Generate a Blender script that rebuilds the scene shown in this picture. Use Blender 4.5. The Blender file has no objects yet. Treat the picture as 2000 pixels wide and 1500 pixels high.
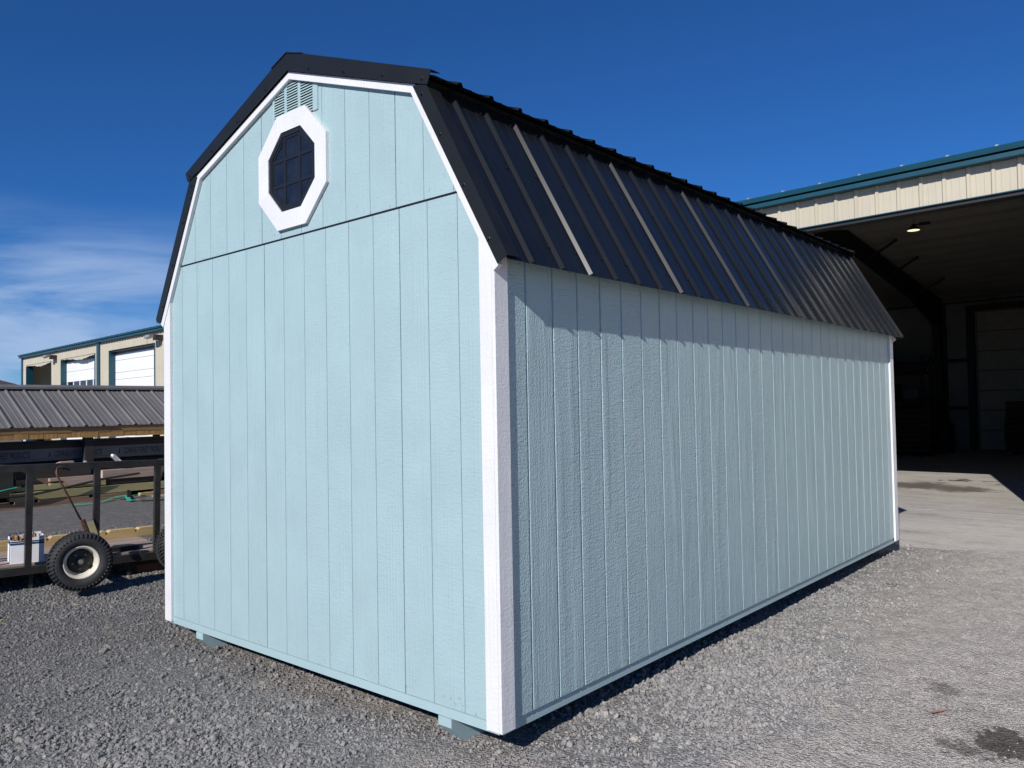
import bpy, math, random
import numpy as np
from mathutils import Vector, Matrix
random.seed(7)
RNG = np.random.default_rng(7)
SC = bpy.context.scene
COL = SC.collection
R = math.radians

# ------------------------------------------------------------------ camera, sky, sun, exposure
cam = bpy.data.cameras.new('camera')
cam.lens = 27.70
cam.sensor_width = 36.0
cam.clip_start = 0.05
cam.clip_end = 3000
cam_o = bpy.data.objects.new('camera', cam)
COL.objects.link(cam_o)
cam_o.location = (2.334, -2.600, 1.387)
cam_o.rotation_euler = (R(91.7606), R(1.0269), R(40.7736))
SC.camera = cam_o

SUN = Vector((0.263, -1.0, 0.655)).normalized()
world = bpy.data.worlds.new('World')
SC.world = world
world.use_nodes = True
wn = world.node_tree
wl = wn.links
bg = wn.nodes['Background']
sky = wn.nodes.new('ShaderNodeTexSky')
sky.sky_type = 'NISHITA'
sky.sun_disc = False
sky.sun_elevation = math.asin(SUN.z)
sky.sun_rotation = math.atan2(SUN.x, SUN.y)
sky.altitude = 1000
sky.air_density = 1.0
sky.dust_density = 0.12
sky.ozone_density = 3.0
bg.inputs[1].default_value = 0.069


def wnode(t, **k):
    n = wn.nodes.new(t)
    for a, b in k.items():
        setattr(n, a, b)
    return n


# deep clear-sky blue, then a bank of thin cirrus low in the west
hsv = wnode('ShaderNodeMixRGB', blend_type='MULTIPLY')      # clear high-desert air: the same tint all over the dome
hsv.inputs[0].default_value = 1.0
hsv.inputs[2].default_value = (0.25, 0.69, 1.27, 1)
wl.new(sky.outputs[0], hsv.inputs[1])
tc = wnode('ShaderNodeTexCoord')
sep = wnode('ShaderNodeSeparateXYZ')
wl.new(tc.outputs['Generated'], sep.inputs[0])
mp = wnode('ShaderNodeMapping')
mp.inputs['Scale'].default_value = (2.2, 3.0, 16.0)
mp.inputs['Rotation'].default_value = (R(5), R(-4), 0)
wl.new(tc.outputs['Generated'], mp.inputs[0])
cn = wnode('ShaderNodeTexNoise')
cn.inputs['Scale'].default_value = 1.1
cn.inputs['Detail'].default_value = 7
cn.inputs['Roughness'].default_value = 0.55
cn.inputs['Distortion'].default_value = 0.6
wl.new(mp.outputs[0], cn.inputs['Vector'])
cr = wnode('ShaderNodeMapRange', interpolation_type='SMOOTHSTEP')
cr.inputs['From Min'].default_value = 0.31
cr.inputs['From Max'].default_value = 0.62
wl.new(cn.outputs[0], cr.inputs[0])
# the bank: low elevations, towards the west (-x)
el = wnode('ShaderNodeMapRange', interpolation_type='SMOOTHSTEP')
el.inputs['From Min'].default_value = 0.245
el.inputs['From Max'].default_value = 0.14
wl.new(sep.outputs['Z'], el.inputs[0])
we = wnode('ShaderNodeMapRange', interpolation_type='SMOOTHSTEP')
we.inputs['From Min'].default_value = -0.80
we.inputs['From Max'].default_value = -0.92
wl.new(sep.outputs['X'], we.inputs[0])
m1 = wnode('ShaderNodeMath', operation='MULTIPLY')
m2 = wnode('ShaderNodeMath', operation='MULTIPLY')
m3 = wnode('ShaderNodeMath', operation='MULTIPLY')
wl.new(cr.outputs[0], m1.inputs[0])
wl.new(el.outputs[0], m1.inputs[1])
wl.new(m1.outputs[0], m2.inputs[0])
wl.new(we.outputs[0], m2.inputs[1])
wl.new(m2.outputs[0], m3.inputs[0])
m3.inputs[1].default_value = 0.88
mixw = wnode('ShaderNodeMixRGB')
wl.new(m3.outputs[0], mixw.inputs[0])
wl.new(hsv.outputs[0], mixw.inputs[1])
mixw.inputs[2].default_value = (5.6, 7.6, 11.2, 1)
wl.new(mixw.outputs[0], bg.inputs[0])

sun = bpy.data.lights.new('sun', 'SUN')
sun.energy = 5.0
sun.angle = R(0.5)
sun.color = (1.0, 0.955, 0.89)
sun_o = bpy.data.objects.new('sun', sun)
COL.objects.link(sun_o)
sun_o.rotation_euler = SUN.to_track_quat('Z', 'Y').to_euler()
sun_o.location = (10, -40, 30)

vs = SC.view_settings
vs.view_transform = 'Standard'
vs.look = 'None'
vs.exposure = 0.0
vs.gamma = 1.0
vs.use_curve_mapping = False

GZ = -0.16          # height of the ground; z = 0 is the bottom edge of the shed's siding


# ------------------------------------------------------------------ materials
def new_mat(name):
    m = bpy.data.materials.new(name)
    m.use_nodes = True
    nt = m.node_tree
    return m, nt, nt.nodes['Principled BSDF'], nt.links


def nd(nt, t, ins=None, **k):
    n = nt.nodes.new(t)
    for a, b in k.items():
        setattr(n, a, b)
    for a, b in (ins or {}).items():
        n.inputs[a].default_value = b
    return n


def coords(nt, L, scale=(1, 1, 1), rnd=True):
    """object coordinates, shifted by a random amount per object, then scaled"""
    t = nd(nt, 'ShaderNodeTexCoord')
    out = t.outputs['Object']
    if rnd:
        oi = nd(nt, 'ShaderNodeObjectInfo')
        mu = nd(nt, 'ShaderNodeMath', {1: 37.0}, operation='MULTIPLY')
        L.new(oi.outputs['Random'], mu.inputs[0])
        ad = nd(nt, 'ShaderNodeVectorMath', operation='ADD')
        L.new(out, ad.inputs[0])
        L.new(mu.outputs[0], ad.inputs[1])
        out = ad.outputs[0]
    mp_ = nd(nt, 'ShaderNodeMapping', {'Scale': scale})
    L.new(out, mp_.inputs[0])
    return mp_.outputs[0]


def noise(nt, L, vec, scale=1.0, detail=4.0, rough=0.55, dist=0.0):
    n = nd(nt, 'ShaderNodeTexNoise', {'Scale': scale, 'Detail': detail, 'Roughness': rough, 'Distortion': dist})
    L.new(vec, n.inputs['Vector'])
    return n.outputs[0]


def ramp(nt, L, fac, stops):
    r = nd(nt, 'ShaderNodeValToRGB')
    e = r.color_ramp.elements
    e[0].position, e[0].color = stops[0][0], (*stops[0][1], 1)
    e[1].position, e[1].color = stops[-1][0], (*stops[-1][1], 1)
    for p_, c_ in stops[1:-1]:
        q = e.new(p_)
        q.color = (*c_, 1)
    L.new(fac, r.inputs[0])
    return r.outputs[0]


def mixc(nt, L, fac, a, b, mode='MIX'):
    m = nd(nt, 'ShaderNodeMixRGB', blend_type=mode)
    for i, v in ((0, fac), (1, a), (2, b)):
        if isinstance(v, (int, float)):
            m.inputs[i].default_value = v
        elif isinstance(v, tuple):
            m.inputs[i].default_value = (*v, 1)
        else:
            L.new(v, m.inputs[i])
    return m.outputs[0]


def maprange(nt, L, v, a, b, c=0.0, d=1.0):
    m = nd(nt, 'ShaderNodeMapRange', {'From Min': a, 'From Max': b, 'To Min': c, 'To Max': d}, interpolation_type='SMOOTHSTEP')
    L.new(v, m.inputs[0])
    return m.outputs[0]


def math2(nt, L, op, a, b):
    m = nd(nt, 'ShaderNodeMath', operation=op)
    for i, v in ((0, a), (1, b)):
        if isinstance(v, (int, float)):
            m.inputs[i].default_value = v
        else:
            L.new(v, m.inputs[i])
    return m.outputs[0]


def bump(nt, L, P, h, dist, strength=1.0, prev=None):
    b = nd(nt, 'ShaderNodeBump', {'Strength': strength, 'Distance': dist})
    L.new(h, b.inputs['Height'])
    if prev is not None:
        L.new(prev, b.inputs['Normal'])
    L.new(b.outputs[0], P.inputs['Normal'])
    return b.outputs[0]


def painted_wood(name, col, relief=1.0, rough=0.42, grime=0.0):
    """painted, wood-grain embossed siding or trim: vertical grain, stipple and some cathedral figure"""
    m, nt, P, L = new_mat(name)
    c0 = coords(nt, L, (1, 1, 1))
    vg = coords(nt, L, (78, 78, 4.2))
    st = coords(nt, L, (125, 125, 80))
    rp = coords(nt, L, (15, 15, 88))
    lo = coords(nt, L, (9, 9, 0.9))
    g1 = noise(nt, L, vg, 1.0, 5, 0.6, 0.4)
    g2 = noise(nt, L, st, 1.0, 2, 0.5)
    g3 = noise(nt, L, lo, 1.0, 3, 0.5)
    # cathedral figure on parts of a board
    wv = nd(nt, 'ShaderNodeTexWave', {'Scale': 1.0, 'Distortion': 3.0, 'Detail': 3.0, 'Detail Scale': 0.6})
    wv.bands_direction = 'X'
    L.new(coords(nt, L, (13, 13, 0.55)), wv.inputs['Vector'])
    mask = maprange(nt, L, g3, 0.52, 0.66)
    oi_ = nd(nt, 'ShaderNodeObjectInfo')
    # saw ripple on some boards, straight grain on the others, fading into each other along a board
    sel = maprange(nt, L, math2(nt, L, 'ADD', math2(nt, L, 'MULTIPLY', oi_.outputs['Random'], 0.5), math2(nt, L, 'MULTIPLY', noise(nt, L, coords(nt, L, (7, 7, 0.8)), 1.0, 2, 0.5), 0.6)), 0.42, 0.66)
    g4 = noise(nt, L, rp, 1.0, 3, 0.55, 0.8)
    h = math2(nt, L, 'MULTIPLY', math2(nt, L, 'MULTIPLY', g1, math2(nt, L, 'SUBTRACT', 1.15, sel)), 0.95)
    h = math2(nt, L, 'ADD', h, math2(nt, L, 'MULTIPLY', math2(nt, L, 'MULTIPLY', g4, sel), 0.8))
    h = math2(nt, L, 'ADD', h, math2(nt, L, 'MULTIPLY', g2, 0.75))
    h = math2(nt, L, 'ADD', h, math2(nt, L, 'MULTIPLY', math2(nt, L, 'MULTIPLY', wv.outputs[1], mask), 0.40))
    h = math2(nt, L, 'ADD', h, math2(nt, L, 'MULTIPLY', g3, 0.9))
    bump(nt, L, P, h, 0.0016 * relief, 1.0)
    tone = ramp(nt, L, noise(nt, L, c0, 3.0, 4, 0.6), [(0.3, tuple(c * 0.95 for c in col)), (0.7, tuple(min(1, c * 1.04) for c in col))])
    if grime:
        # dust and scuffs low on the wall
        t = nd(nt, 'ShaderNodeTexCoord')
        sp = nd(nt, 'ShaderNodeSeparateXYZ')
        L.new(t.outputs['Object'], sp.inputs[0])
        low = maprange(nt, L, sp.outputs['Z'], 0.16, 0.0)
        f = math2(nt, L, 'MULTIPLY', low, maprange(nt, L, noise(nt, L, coords(nt, L, (40, 40, 40)), 1.0, 5, 0.7), 0.60, 0.72))
        f = math2(nt, L, 'MULTIPLY', f, grime)
        tone = mixc(nt, L, f, tone, (0.16, 0.15, 0.14))
    L.new(tone, P.inputs['Base Color'])
    P.inputs['Roughness'].default_value = rough
    return m


def simple(name, col, rough=0.6, metal=0.0, var=0.12, scale=6.0, bumpd=0.0, bscale=60.0, spec=0.5, stretch=(1, 1, 1)):
    m, nt, P, L = new_mat(name)
    c = coords(nt, L, stretch)
    n_ = noise(nt, L, c, scale, 5, 0.6)
    L.new(ramp(nt, L, n_, [(0.28, tuple(x * (1 - var) for x in col)), (0.72, tuple(min(1, x * (1 + var)) for x in col))]), P.inputs['Base Color'])
    P.inputs['Roughness'].default_value = rough
    P.inputs['Metallic'].default_value = metal
    P.inputs['Specular IOR Level'].default_value = spec
    if bumpd:
        bump(nt, L, P, noise(nt, L, c, bscale, 4, 0.6), bumpd)
    return m


def raw_wood(name, col, axis='Y', dark=0.55, rough=0.8):
    m, nt, P, L = new_mat(name)
    s = {'X': (1.5, 45, 45), 'Y': (45, 1.5, 45), 'Z': (45, 45, 1.5)}[axis]
    g = noise(nt, L, coords(nt, L, s), 1.0, 5, 0.65, 0.3)
    b = noise(nt, L, coords(nt, L, tuple(max(0.7, x * 0.12) for x in s)), 1.0, 4, 0.6)
    c1 = ramp(nt, L, g, [(0.3, tuple(x * dark for x in col)), (0.68, tuple(min(1, x * 1.15) for x in col))])
    c2 = mixc(nt, L, maprange(nt, L, b, 0.35, 0.75), c1, tuple(x * 0.62 for x in col))
    kn = nd(nt, 'ShaderNodeTexVoronoi', {'Scale': 3.2})
    L.new(coords(nt, L, (1, 1, 1)), kn.inputs['Vector'])
    c3 = mixc(nt, L, maprange(nt, L, kn.outputs['Distance'], 0.075, 0.03), c2, tuple(x * 0.25 for x in col))
    L.new(c3, P.inputs['Base Color'])
    P.inputs['Roughness'].default_value = rough
    bump(nt, L, P, g, 0.002)
    return m


AQUA = (0.345, 0.472, 0.500)
M = {}
M['siding'] = painted_wood('aqua_siding_paint', AQUA, 1.35, 0.33, grime=0.9)
M['sidewall'] = painted_wood('aqua_side_siding_paint', AQUA, 3.6, 0.36, grime=0.6)
M['skirt'] = painted_wood('aqua_skirt_paint', AQUA, 0.5, 0.45)
M['groove'] = simple('aqua_groove_paint', (0.29, 0.42, 0.46), 0.6)
M['trim'] = painted_wood('white_trim_paint', (0.70, 0.70, 0.712), 1.3, 0.45)
M['roof'] = simple('black_roof_metal', (0.010, 0.011, 0.012), 0.26, 0.0, 0.2, 3.0, spec=0.40)
M['flash'] = simple('black_flashing_metal', (0.012, 0.0128, 0.0125), 0.40, 0.0, 0.15, 5.0, spec=0.36)
M['screw'] = simple('black_screw_metal', (0.012, 0.012, 0.014), 0.35)
M['vinyl'] = simple('black_window_vinyl', (0.012, 0.012, 0.013), 0.4)
M['dark'] = simple('dark_cavity', (0.01, 0.01, 0.01), 0.9)
M['soffit'] = simple('black_soffit_felt', (0.012, 0.012, 0.013), 0.9)
M['beige'] = simple('beige_wall_steel', (0.50, 0.452, 0.355), 0.45, 0, 0.05, 1.2)
M['teal'] = simple('teal_trim_steel', (0.008, 0.062, 0.095), 0.38, 0, 0.12, 2.0)
M['roofgalv'] = simple('pale_roof_steel', (0.45, 0.47, 0.48), 0.35, 0.6, 0.1, 1.0)
M['door'] = simple('white_door_steel', (0.80, 0.80, 0.81), 0.4, 0, 0.03, 2.0)
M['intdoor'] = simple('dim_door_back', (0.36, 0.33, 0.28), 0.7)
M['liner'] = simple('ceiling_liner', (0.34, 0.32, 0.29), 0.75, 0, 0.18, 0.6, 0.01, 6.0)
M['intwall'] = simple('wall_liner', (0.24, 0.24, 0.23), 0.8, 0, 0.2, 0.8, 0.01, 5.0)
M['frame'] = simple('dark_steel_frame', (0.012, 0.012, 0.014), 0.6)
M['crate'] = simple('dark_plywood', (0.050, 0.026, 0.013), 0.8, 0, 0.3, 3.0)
M['blacktube'] = simple('black_painted_steel', (0.028, 0.026, 0.024), 0.42, 0, 0.45, 9.0, 0.001, 40)
M['deck'] = raw_wood('weathered_deck_wood', (0.42, 0.325, 0.265), 'X', 0.6)
M['pine'] = raw_wood('fresh_pine', (0.52, 0.37, 0.17), 'X', 0.75)
M['treated'] = raw_wood('treated_green_wood', (0.33, 0.295, 0.15), 'Y', 0.75)
M['brownwood'] = raw_wood('old_brown_wood', (0.24, 0.15, 0.095), 'Y', 0.6)
M['greywood'] = raw_wood('dull_pinkish_wood', (0.40, 0.30, 0.25), 'Y', 0.75)
M['fasciawood'] = raw_wood('amber_fascia_wood', (0.31, 0.185, 0.08), 'Y', 0.5)
M['blockwood'] = raw_wood('amber_block_wood', (0.48, 0.27, 0.09), 'Z', 0.45)
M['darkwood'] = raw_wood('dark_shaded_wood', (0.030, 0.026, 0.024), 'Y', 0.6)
M['endgrain'] = simple('pale_end_grain', (0.50, 0.40, 0.32), 0.85, 0, 0.1, 14)
M['slate'] = simple('charcoal_rack_roof', (0.145, 0.139, 0.136), 0.55, 0, 0.14, 1.5)
M['wrap'] = simple('grey_lumber_wrap', (0.105, 0.112, 0.128), 0.5, 0, 0.12, 4, 0.004, 9)
M['ink'] = simple('black_ink', (0.012, 0.012, 0.014), 0.7)
M['tyre'] = simple('tyre_rubber', (0.022, 0.023, 0.025), 0.72, 0, 0.35, 10, 0.001, 90)
M['rim'] = simple('cream_rim_paint', (0.62, 0.58, 0.50), 0.45, 0, 0.15, 12)
M['rimdark'] = simple('greasy_wheel_disc', (0.035, 0.031, 0.030), 0.5, 0, 0.4, 20)
M['steelnut'] = simple('worn_steel', (0.30, 0.27, 0.23), 0.45, 0.5, 0.3, 30)
M['rust'] = simple('rusty_rod', (0.11, 0.055, 0.038), 0.65, 0.2, 0.35, 25)
M['card'] = simple('white_carton_board', (0.78, 0.78, 0.80), 0.7, 0, 0.05, 9)
M['cardin'] = simple('brown_carton_inside', (0.36, 0.20, 0.09), 0.85, 0, 0.15, 20)
M['stripe'] = simple('navy_print', (0.012, 0.045, 0.11), 0.6)
M['green'] = simple('green_strapping', (0.03, 0.42, 0.28), 0.5)
M['cable'] = simple('black_cable', (0.014, 0.014, 0.015), 0.6)
M['silver'] = simple('crumpled_foil', (0.75, 0.76, 0.78), 0.3, 0.7, 0.2, 40, 0.004, 60)
M['straw'] = simple('dry_straw', (0.55, 0.42, 0.24), 0.8)
M['hill'] = simple('dry_hill', (0.105, 0.072, 0.048), 0.95, 0, 0.4, 0.3, 0.6, 0.5)
M['lightbox'] = simple('grey_light_housing', (0.25, 0.25, 0.25), 0.45)
M['bronze'] = simple('bronze_bracket', (0.03, 0.028, 0.026), 0.5)


def glass_mat():
    m, nt, P, L = new_mat('dark_window_glass')
    n_ = noise(nt, L, coords(nt, L, (5, 5, 5)), 1.0, 5, 0.7)
    L.new(ramp(nt, L, n_, [(0.35, (0.006, 0.008, 0.014)), (0.75, (0.020, 0.024, 0.034))]), P.inputs['Base Color'])
    P.inputs['Roughness'].default_value = 0.09
    P.inputs['Specular IOR Level'].default_value = 0.5
    bump(nt, L, P, n_, 0.002, 0.25)
    return m


M['glass'] = glass_mat()
mlamp, nt_, P_, L_ = new_mat('lit_lamp_lens')
P_.inputs['Base Color'].default_value = (0.9, 0.85, 0.6, 1)
P_.inputs['Emission Color'].default_value = (1.0, 0.86, 0.48, 1)
P_.inputs['Emission Strength'].default_value = 1.3
M['lens'] = mlamp


def world_xy(nt, L):
    g = nd(nt, 'ShaderNodeNewGeometry')
    return g.outputs['Position']


def ground_mat():
    m, nt, P, L = new_mat('gravel_ground')
    pos = world_xy(nt, L)
    big = noise(nt, L, pos, 0.55, 5, 0.6, 0.4)
    mid = noise(nt, L, pos, 2.6, 6, 0.65, 0.2)
    fine = noise(nt, L, pos, 60.0, 4, 0.7)
    vo = nd(nt, 'ShaderNodeTexVoronoi', {'Scale': 62.0, 'Randomness': 1.0})
    L.new(pos, vo.inputs['Vector'])
    vo2 = nd(nt, 'ShaderNodeTexVoronoi', {'Scale': 140.0, 'Randomness': 1.0})
    L.new(pos, vo2.inputs['Vector'])
    sepc = nd(nt, 'ShaderNodeSeparateColor')
    L.new(vo.outputs['Color'], sepc.inputs[0])
    peb = ramp(nt, L, sepc.outputs[0], [(0.0, (0.17, 0.168, 0.17)), (0.5, (0.255, 0.247, 0.243)), (0.9, (0.35, 0.332, 0.315)), (1.0, (0.46, 0.42, 0.37))])
    grey = mixc(nt, L, 0.45, peb, ramp(nt, L, fine, [(0.3, (0.19, 0.187, 0.188)), (0.72, (0.33, 0.316, 0.302))]))
    # tan dirt where the gravel is thin, more of it on the driven side (+x, by the slab)
    sp = nd(nt, 'ShaderNodeSeparateXYZ')
    L.new(pos, sp.inputs[0])
    side = maprange(nt, L, sp.outputs['X'], -2.0, 1.6, -0.10, 0.10)
    dm = math2(nt, L, 'ADD', math2(nt, L, 'ADD', math2(nt, L, 'MULTIPLY', big, 0.5), math2(nt, L, 'MULTIPLY', mid, 0.5)), side)
    dirt = ramp(nt, L, fine, [(0.25, (0.305, 0.275, 0.248)), (0.75, (0.425, 0.390, 0.358))])
    at_ = nd(nt, 'ShaderNodeAttribute', attribute_name='dirt')
    dirtmask = maprange(nt, L, math2(nt, L, 'ADD', dm, math2(nt, L, 'MULTIPLY', at_.outputs['Fac'], 0.22)), 0.50, 0.68, 0.0, 0.88)
    base = mixc(nt, L, dirtmask, grey, dirt)
    # damp and oily spots of their own shape
    spots = [(1.66, 1.60, 0.17, 1.0), (1.50, 1.38, 0.09, 0.7), (1.28, 2.19, 0.085, 0.55), (1.17, 2.29, 0.055, 0.5), (1.30, 2.02, 0.04, 0.4), (1.55, 2.62, 0.05, 0.3),
             (-1.70, -0.98, 0.10, 0.35), (0.35, 4.6, 0.08, 0.5), (0.30, 1.75, 0.05, 0.25)]
    wob = nd(nt, 'ShaderNodeTexNoise', {'Scale': 9.0, 'Detail': 4.0, 'Roughness': 0.7})
    L.new(pos, wob.inputs['Vector'])
    wobv = nd(nt, 'ShaderNodeVectorMath', {1: (0.5, 0.5, 0.5)}, operation='SUBTRACT')
    L.new(wob.outputs['Color'], wobv.inputs[0])
    wsc = nd(nt, 'ShaderNodeVectorMath', {'Scale': 0.42}, operation='SCALE')
    L.new(wobv.outputs[0], wsc.inputs[0])
    wp = nd(nt, 'ShaderNodeVectorMath', operation='ADD')
    L.new(pos, wp.inputs[0])
    L.new(wsc.outputs[0], wp.inputs[1])
    tot = None
    for x, y, r_, s_ in spots:
        d = nd(nt, 'ShaderNodeVectorMath', {1: (x, y, GZ)}, operation='DISTANCE')
        L.new(wp.outputs[0], d.inputs[0])
        f = maprange(nt, L, d.outputs['Value'], r_ * 1.10, r_ * 0.85, 0.0, s_)
        tot = f if tot is None else math2(nt, L, 'MAXIMUM', tot, f)
    base = mixc(nt, L, math2(nt, L, 'MULTIPLY', tot, 0.85), base, (0.045, 0.036, 0.029))
    # darker west, paler east: gravel's self-shadow and sunlit look painted into the colour
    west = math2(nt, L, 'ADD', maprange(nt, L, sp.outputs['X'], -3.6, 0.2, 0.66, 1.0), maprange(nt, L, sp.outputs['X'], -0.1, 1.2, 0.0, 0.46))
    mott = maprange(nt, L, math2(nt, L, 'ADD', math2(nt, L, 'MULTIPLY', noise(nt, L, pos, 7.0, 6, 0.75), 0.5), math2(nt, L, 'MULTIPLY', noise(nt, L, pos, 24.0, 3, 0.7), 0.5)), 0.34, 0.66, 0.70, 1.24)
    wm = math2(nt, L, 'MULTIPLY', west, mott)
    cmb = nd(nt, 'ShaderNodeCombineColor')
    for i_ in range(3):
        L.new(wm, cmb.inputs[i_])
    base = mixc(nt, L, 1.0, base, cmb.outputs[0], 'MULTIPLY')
    L.new(base, P.inputs['Base Color'])
    P.inputs['Roughness'].default_value = 0.95
    P.inputs['Specular IOR Level'].default_value = 0.25
    h = math2(nt, L, 'SUBTRACT', 1.0, vo.outputs['Distance'])
    b1 = bump(nt, L, P, h, 0.018, 0.9)
    h2 = math2(nt, L, 'SUBTRACT', 1.0, vo2.outputs['Distance'])
    bump(nt, L, P, math2(nt, L, 'ADD', h2, math2(nt, L, 'MULTIPLY', fine, 1.0)), 0.008, 0.8, b1)
    return m


def stone_mat():
    m, nt, P, L = new_mat('gravel_stone')
    oi = nd(nt, 'ShaderNodeObjectInfo')
    c = ramp(nt, L, oi.outputs['Random'], [(0.0, (0.20, 0.199, 0.203)), (0.5, (0.26, 0.256, 0.255)), (0.88, (0.31, 0.300, 0.292)), (0.985, (0.35, 0.328, 0.302)), (1.0, (0.42, 0.385, 0.345))])
    t = nd(nt, 'ShaderNodeNewGeometry')
    n_ = noise(nt, L, t.outputs['Position'], 120, 3, 0.6)
    c = mixc(nt, L, 0.5, c, ramp(nt, L, n_, [(0.3, (0.6, 0.6, 0.6)), (0.7, (1.25, 1.22, 1.18))]), 'MULTIPLY')
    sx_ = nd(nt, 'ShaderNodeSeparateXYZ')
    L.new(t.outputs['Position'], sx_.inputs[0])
    west = math2(nt, L, 'ADD', maprange(nt, L, sx_.outputs['X'], -3.6, 0.2, 0.66, 1.0), maprange(nt, L, sx_.outputs['X'], -0.1, 1.2, 0.0, 0.26))  # stones darkened westward, lifted eastward: shade between them and sunlight put into colour
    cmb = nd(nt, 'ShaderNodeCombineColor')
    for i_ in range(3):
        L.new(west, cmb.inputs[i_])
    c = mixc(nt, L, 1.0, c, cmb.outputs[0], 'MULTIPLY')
    warm = maprange(nt, L, sx_.outputs['X'], 0.1, 1.4, 0.0, 0.60)
    c = mixc(nt, L, warm, c, (0.350, 0.328, 0.308))
    L.new(c, P.inputs['Base Color'])
    P.inputs['Roughness'].default_value = 0.9
    P.inputs['Specular IOR Level'].default_value = 0.3
    return m


def concrete_mat():
    m, nt, P, L = new_mat('worn_concrete')
    pos = world_xy(nt, L)
    mp_ = nd(nt, 'ShaderNodeMapping', {'Scale': (0.9, 2.0, 1)})
    L.new(pos, mp_.inputs[0])
    a = noise(nt, L, mp_.outputs[0], 1.3, 6, 0.65, 0.5)
    b = noise(nt, L, pos, 14, 5, 0.65)
    base = ramp(nt, L, a, [(0.28, (0.27, 0.255, 0.235)), (0.52, (0.43, 0.405, 0.375)), (0.78, (0.55, 0.52, 0.48))])
    base = mixc(nt, L, 0.35, base, ramp(nt, L, b, [(0.3, (0.31, 0.288, 0.258)), (0.7, (0.55, 0.515, 0.47))]))
    # tyre tracks, drips and a brown oil patch near the doorway
    mp2 = nd(nt, 'ShaderNodeMapping', {'Scale': (0.8, 3.6, 1)})
    L.new(pos, mp2.inputs[0])
    dr = noise(nt, L, mp2.outputs[0], 2.0, 5, 0.7, 0.6)
    base = mixc(nt, L, maprange(nt, L, dr, 0.53, 0.70, 0, 0.60), base, (0.19, 0.172, 0.155))
    wob = nd(nt, 'ShaderNodeTexNoise', {'Scale': 2.2, 'Detail': 5.0, 'Roughness': 0.7})
    L.new(pos, wob.inputs['Vector'])
    wobv = nd(nt, 'ShaderNodeVectorMath', {1: (0.5, 0.5, 0.5)}, operation='SUBTRACT')
    L.new(wob.outputs['Color'], wobv.inputs[0])
    wsc = nd(nt, 'ShaderNodeVectorMath', {'Scale': 1.6}, operation='SCALE')
    L.new(wobv.outputs[0], wsc.inputs[0])
    wp = nd(nt, 'ShaderNodeVectorMath', operation='ADD')
    L.new(pos, wp.inputs[0])
    L.new(wsc.outputs[0], wp.inputs[1])
    tot = None
    for x, y, r_, s_ in [(-1.55, 13.2, 0.75, 0.8), (-0.8, 13.0, 0.6, 0.75), (-1.15, 14.6, 0.22, 1.0), (-1.55, 14.3, 0.16, 0.9), (-0.7, 14.6, 0.14, 0.8), (-2.2, 13.1, 0.5, 0.5), (-0.4, 14.2, 0.2, 0.5)]:
        d = nd(nt, 'ShaderNodeVectorMath', {1: (x, y, GZ)}, operation='DISTANCE')
        L.new(wp.outputs[0], d.inputs[0])
        f = maprange(nt, L, d.outputs['Value'], r_ * 1.3, r_ * 0.5, 0.0, s_)
        tot = f if tot is None else math2(nt, L, 'MAXIMUM', tot, f)
    base = mixc(nt, L, tot, base, (0.06, 0.047, 0.036))
    L.new(base, P.inputs['Base Color'])
    P.inputs['Roughness'].default_value = 0.85
    P.inputs['Specular IOR Level'].default_value = 0.3
    bump(nt, L, P, b, 0.01, 0.6)
    return m


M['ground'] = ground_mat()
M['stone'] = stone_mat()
M['concrete'] = concrete_mat()


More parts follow.
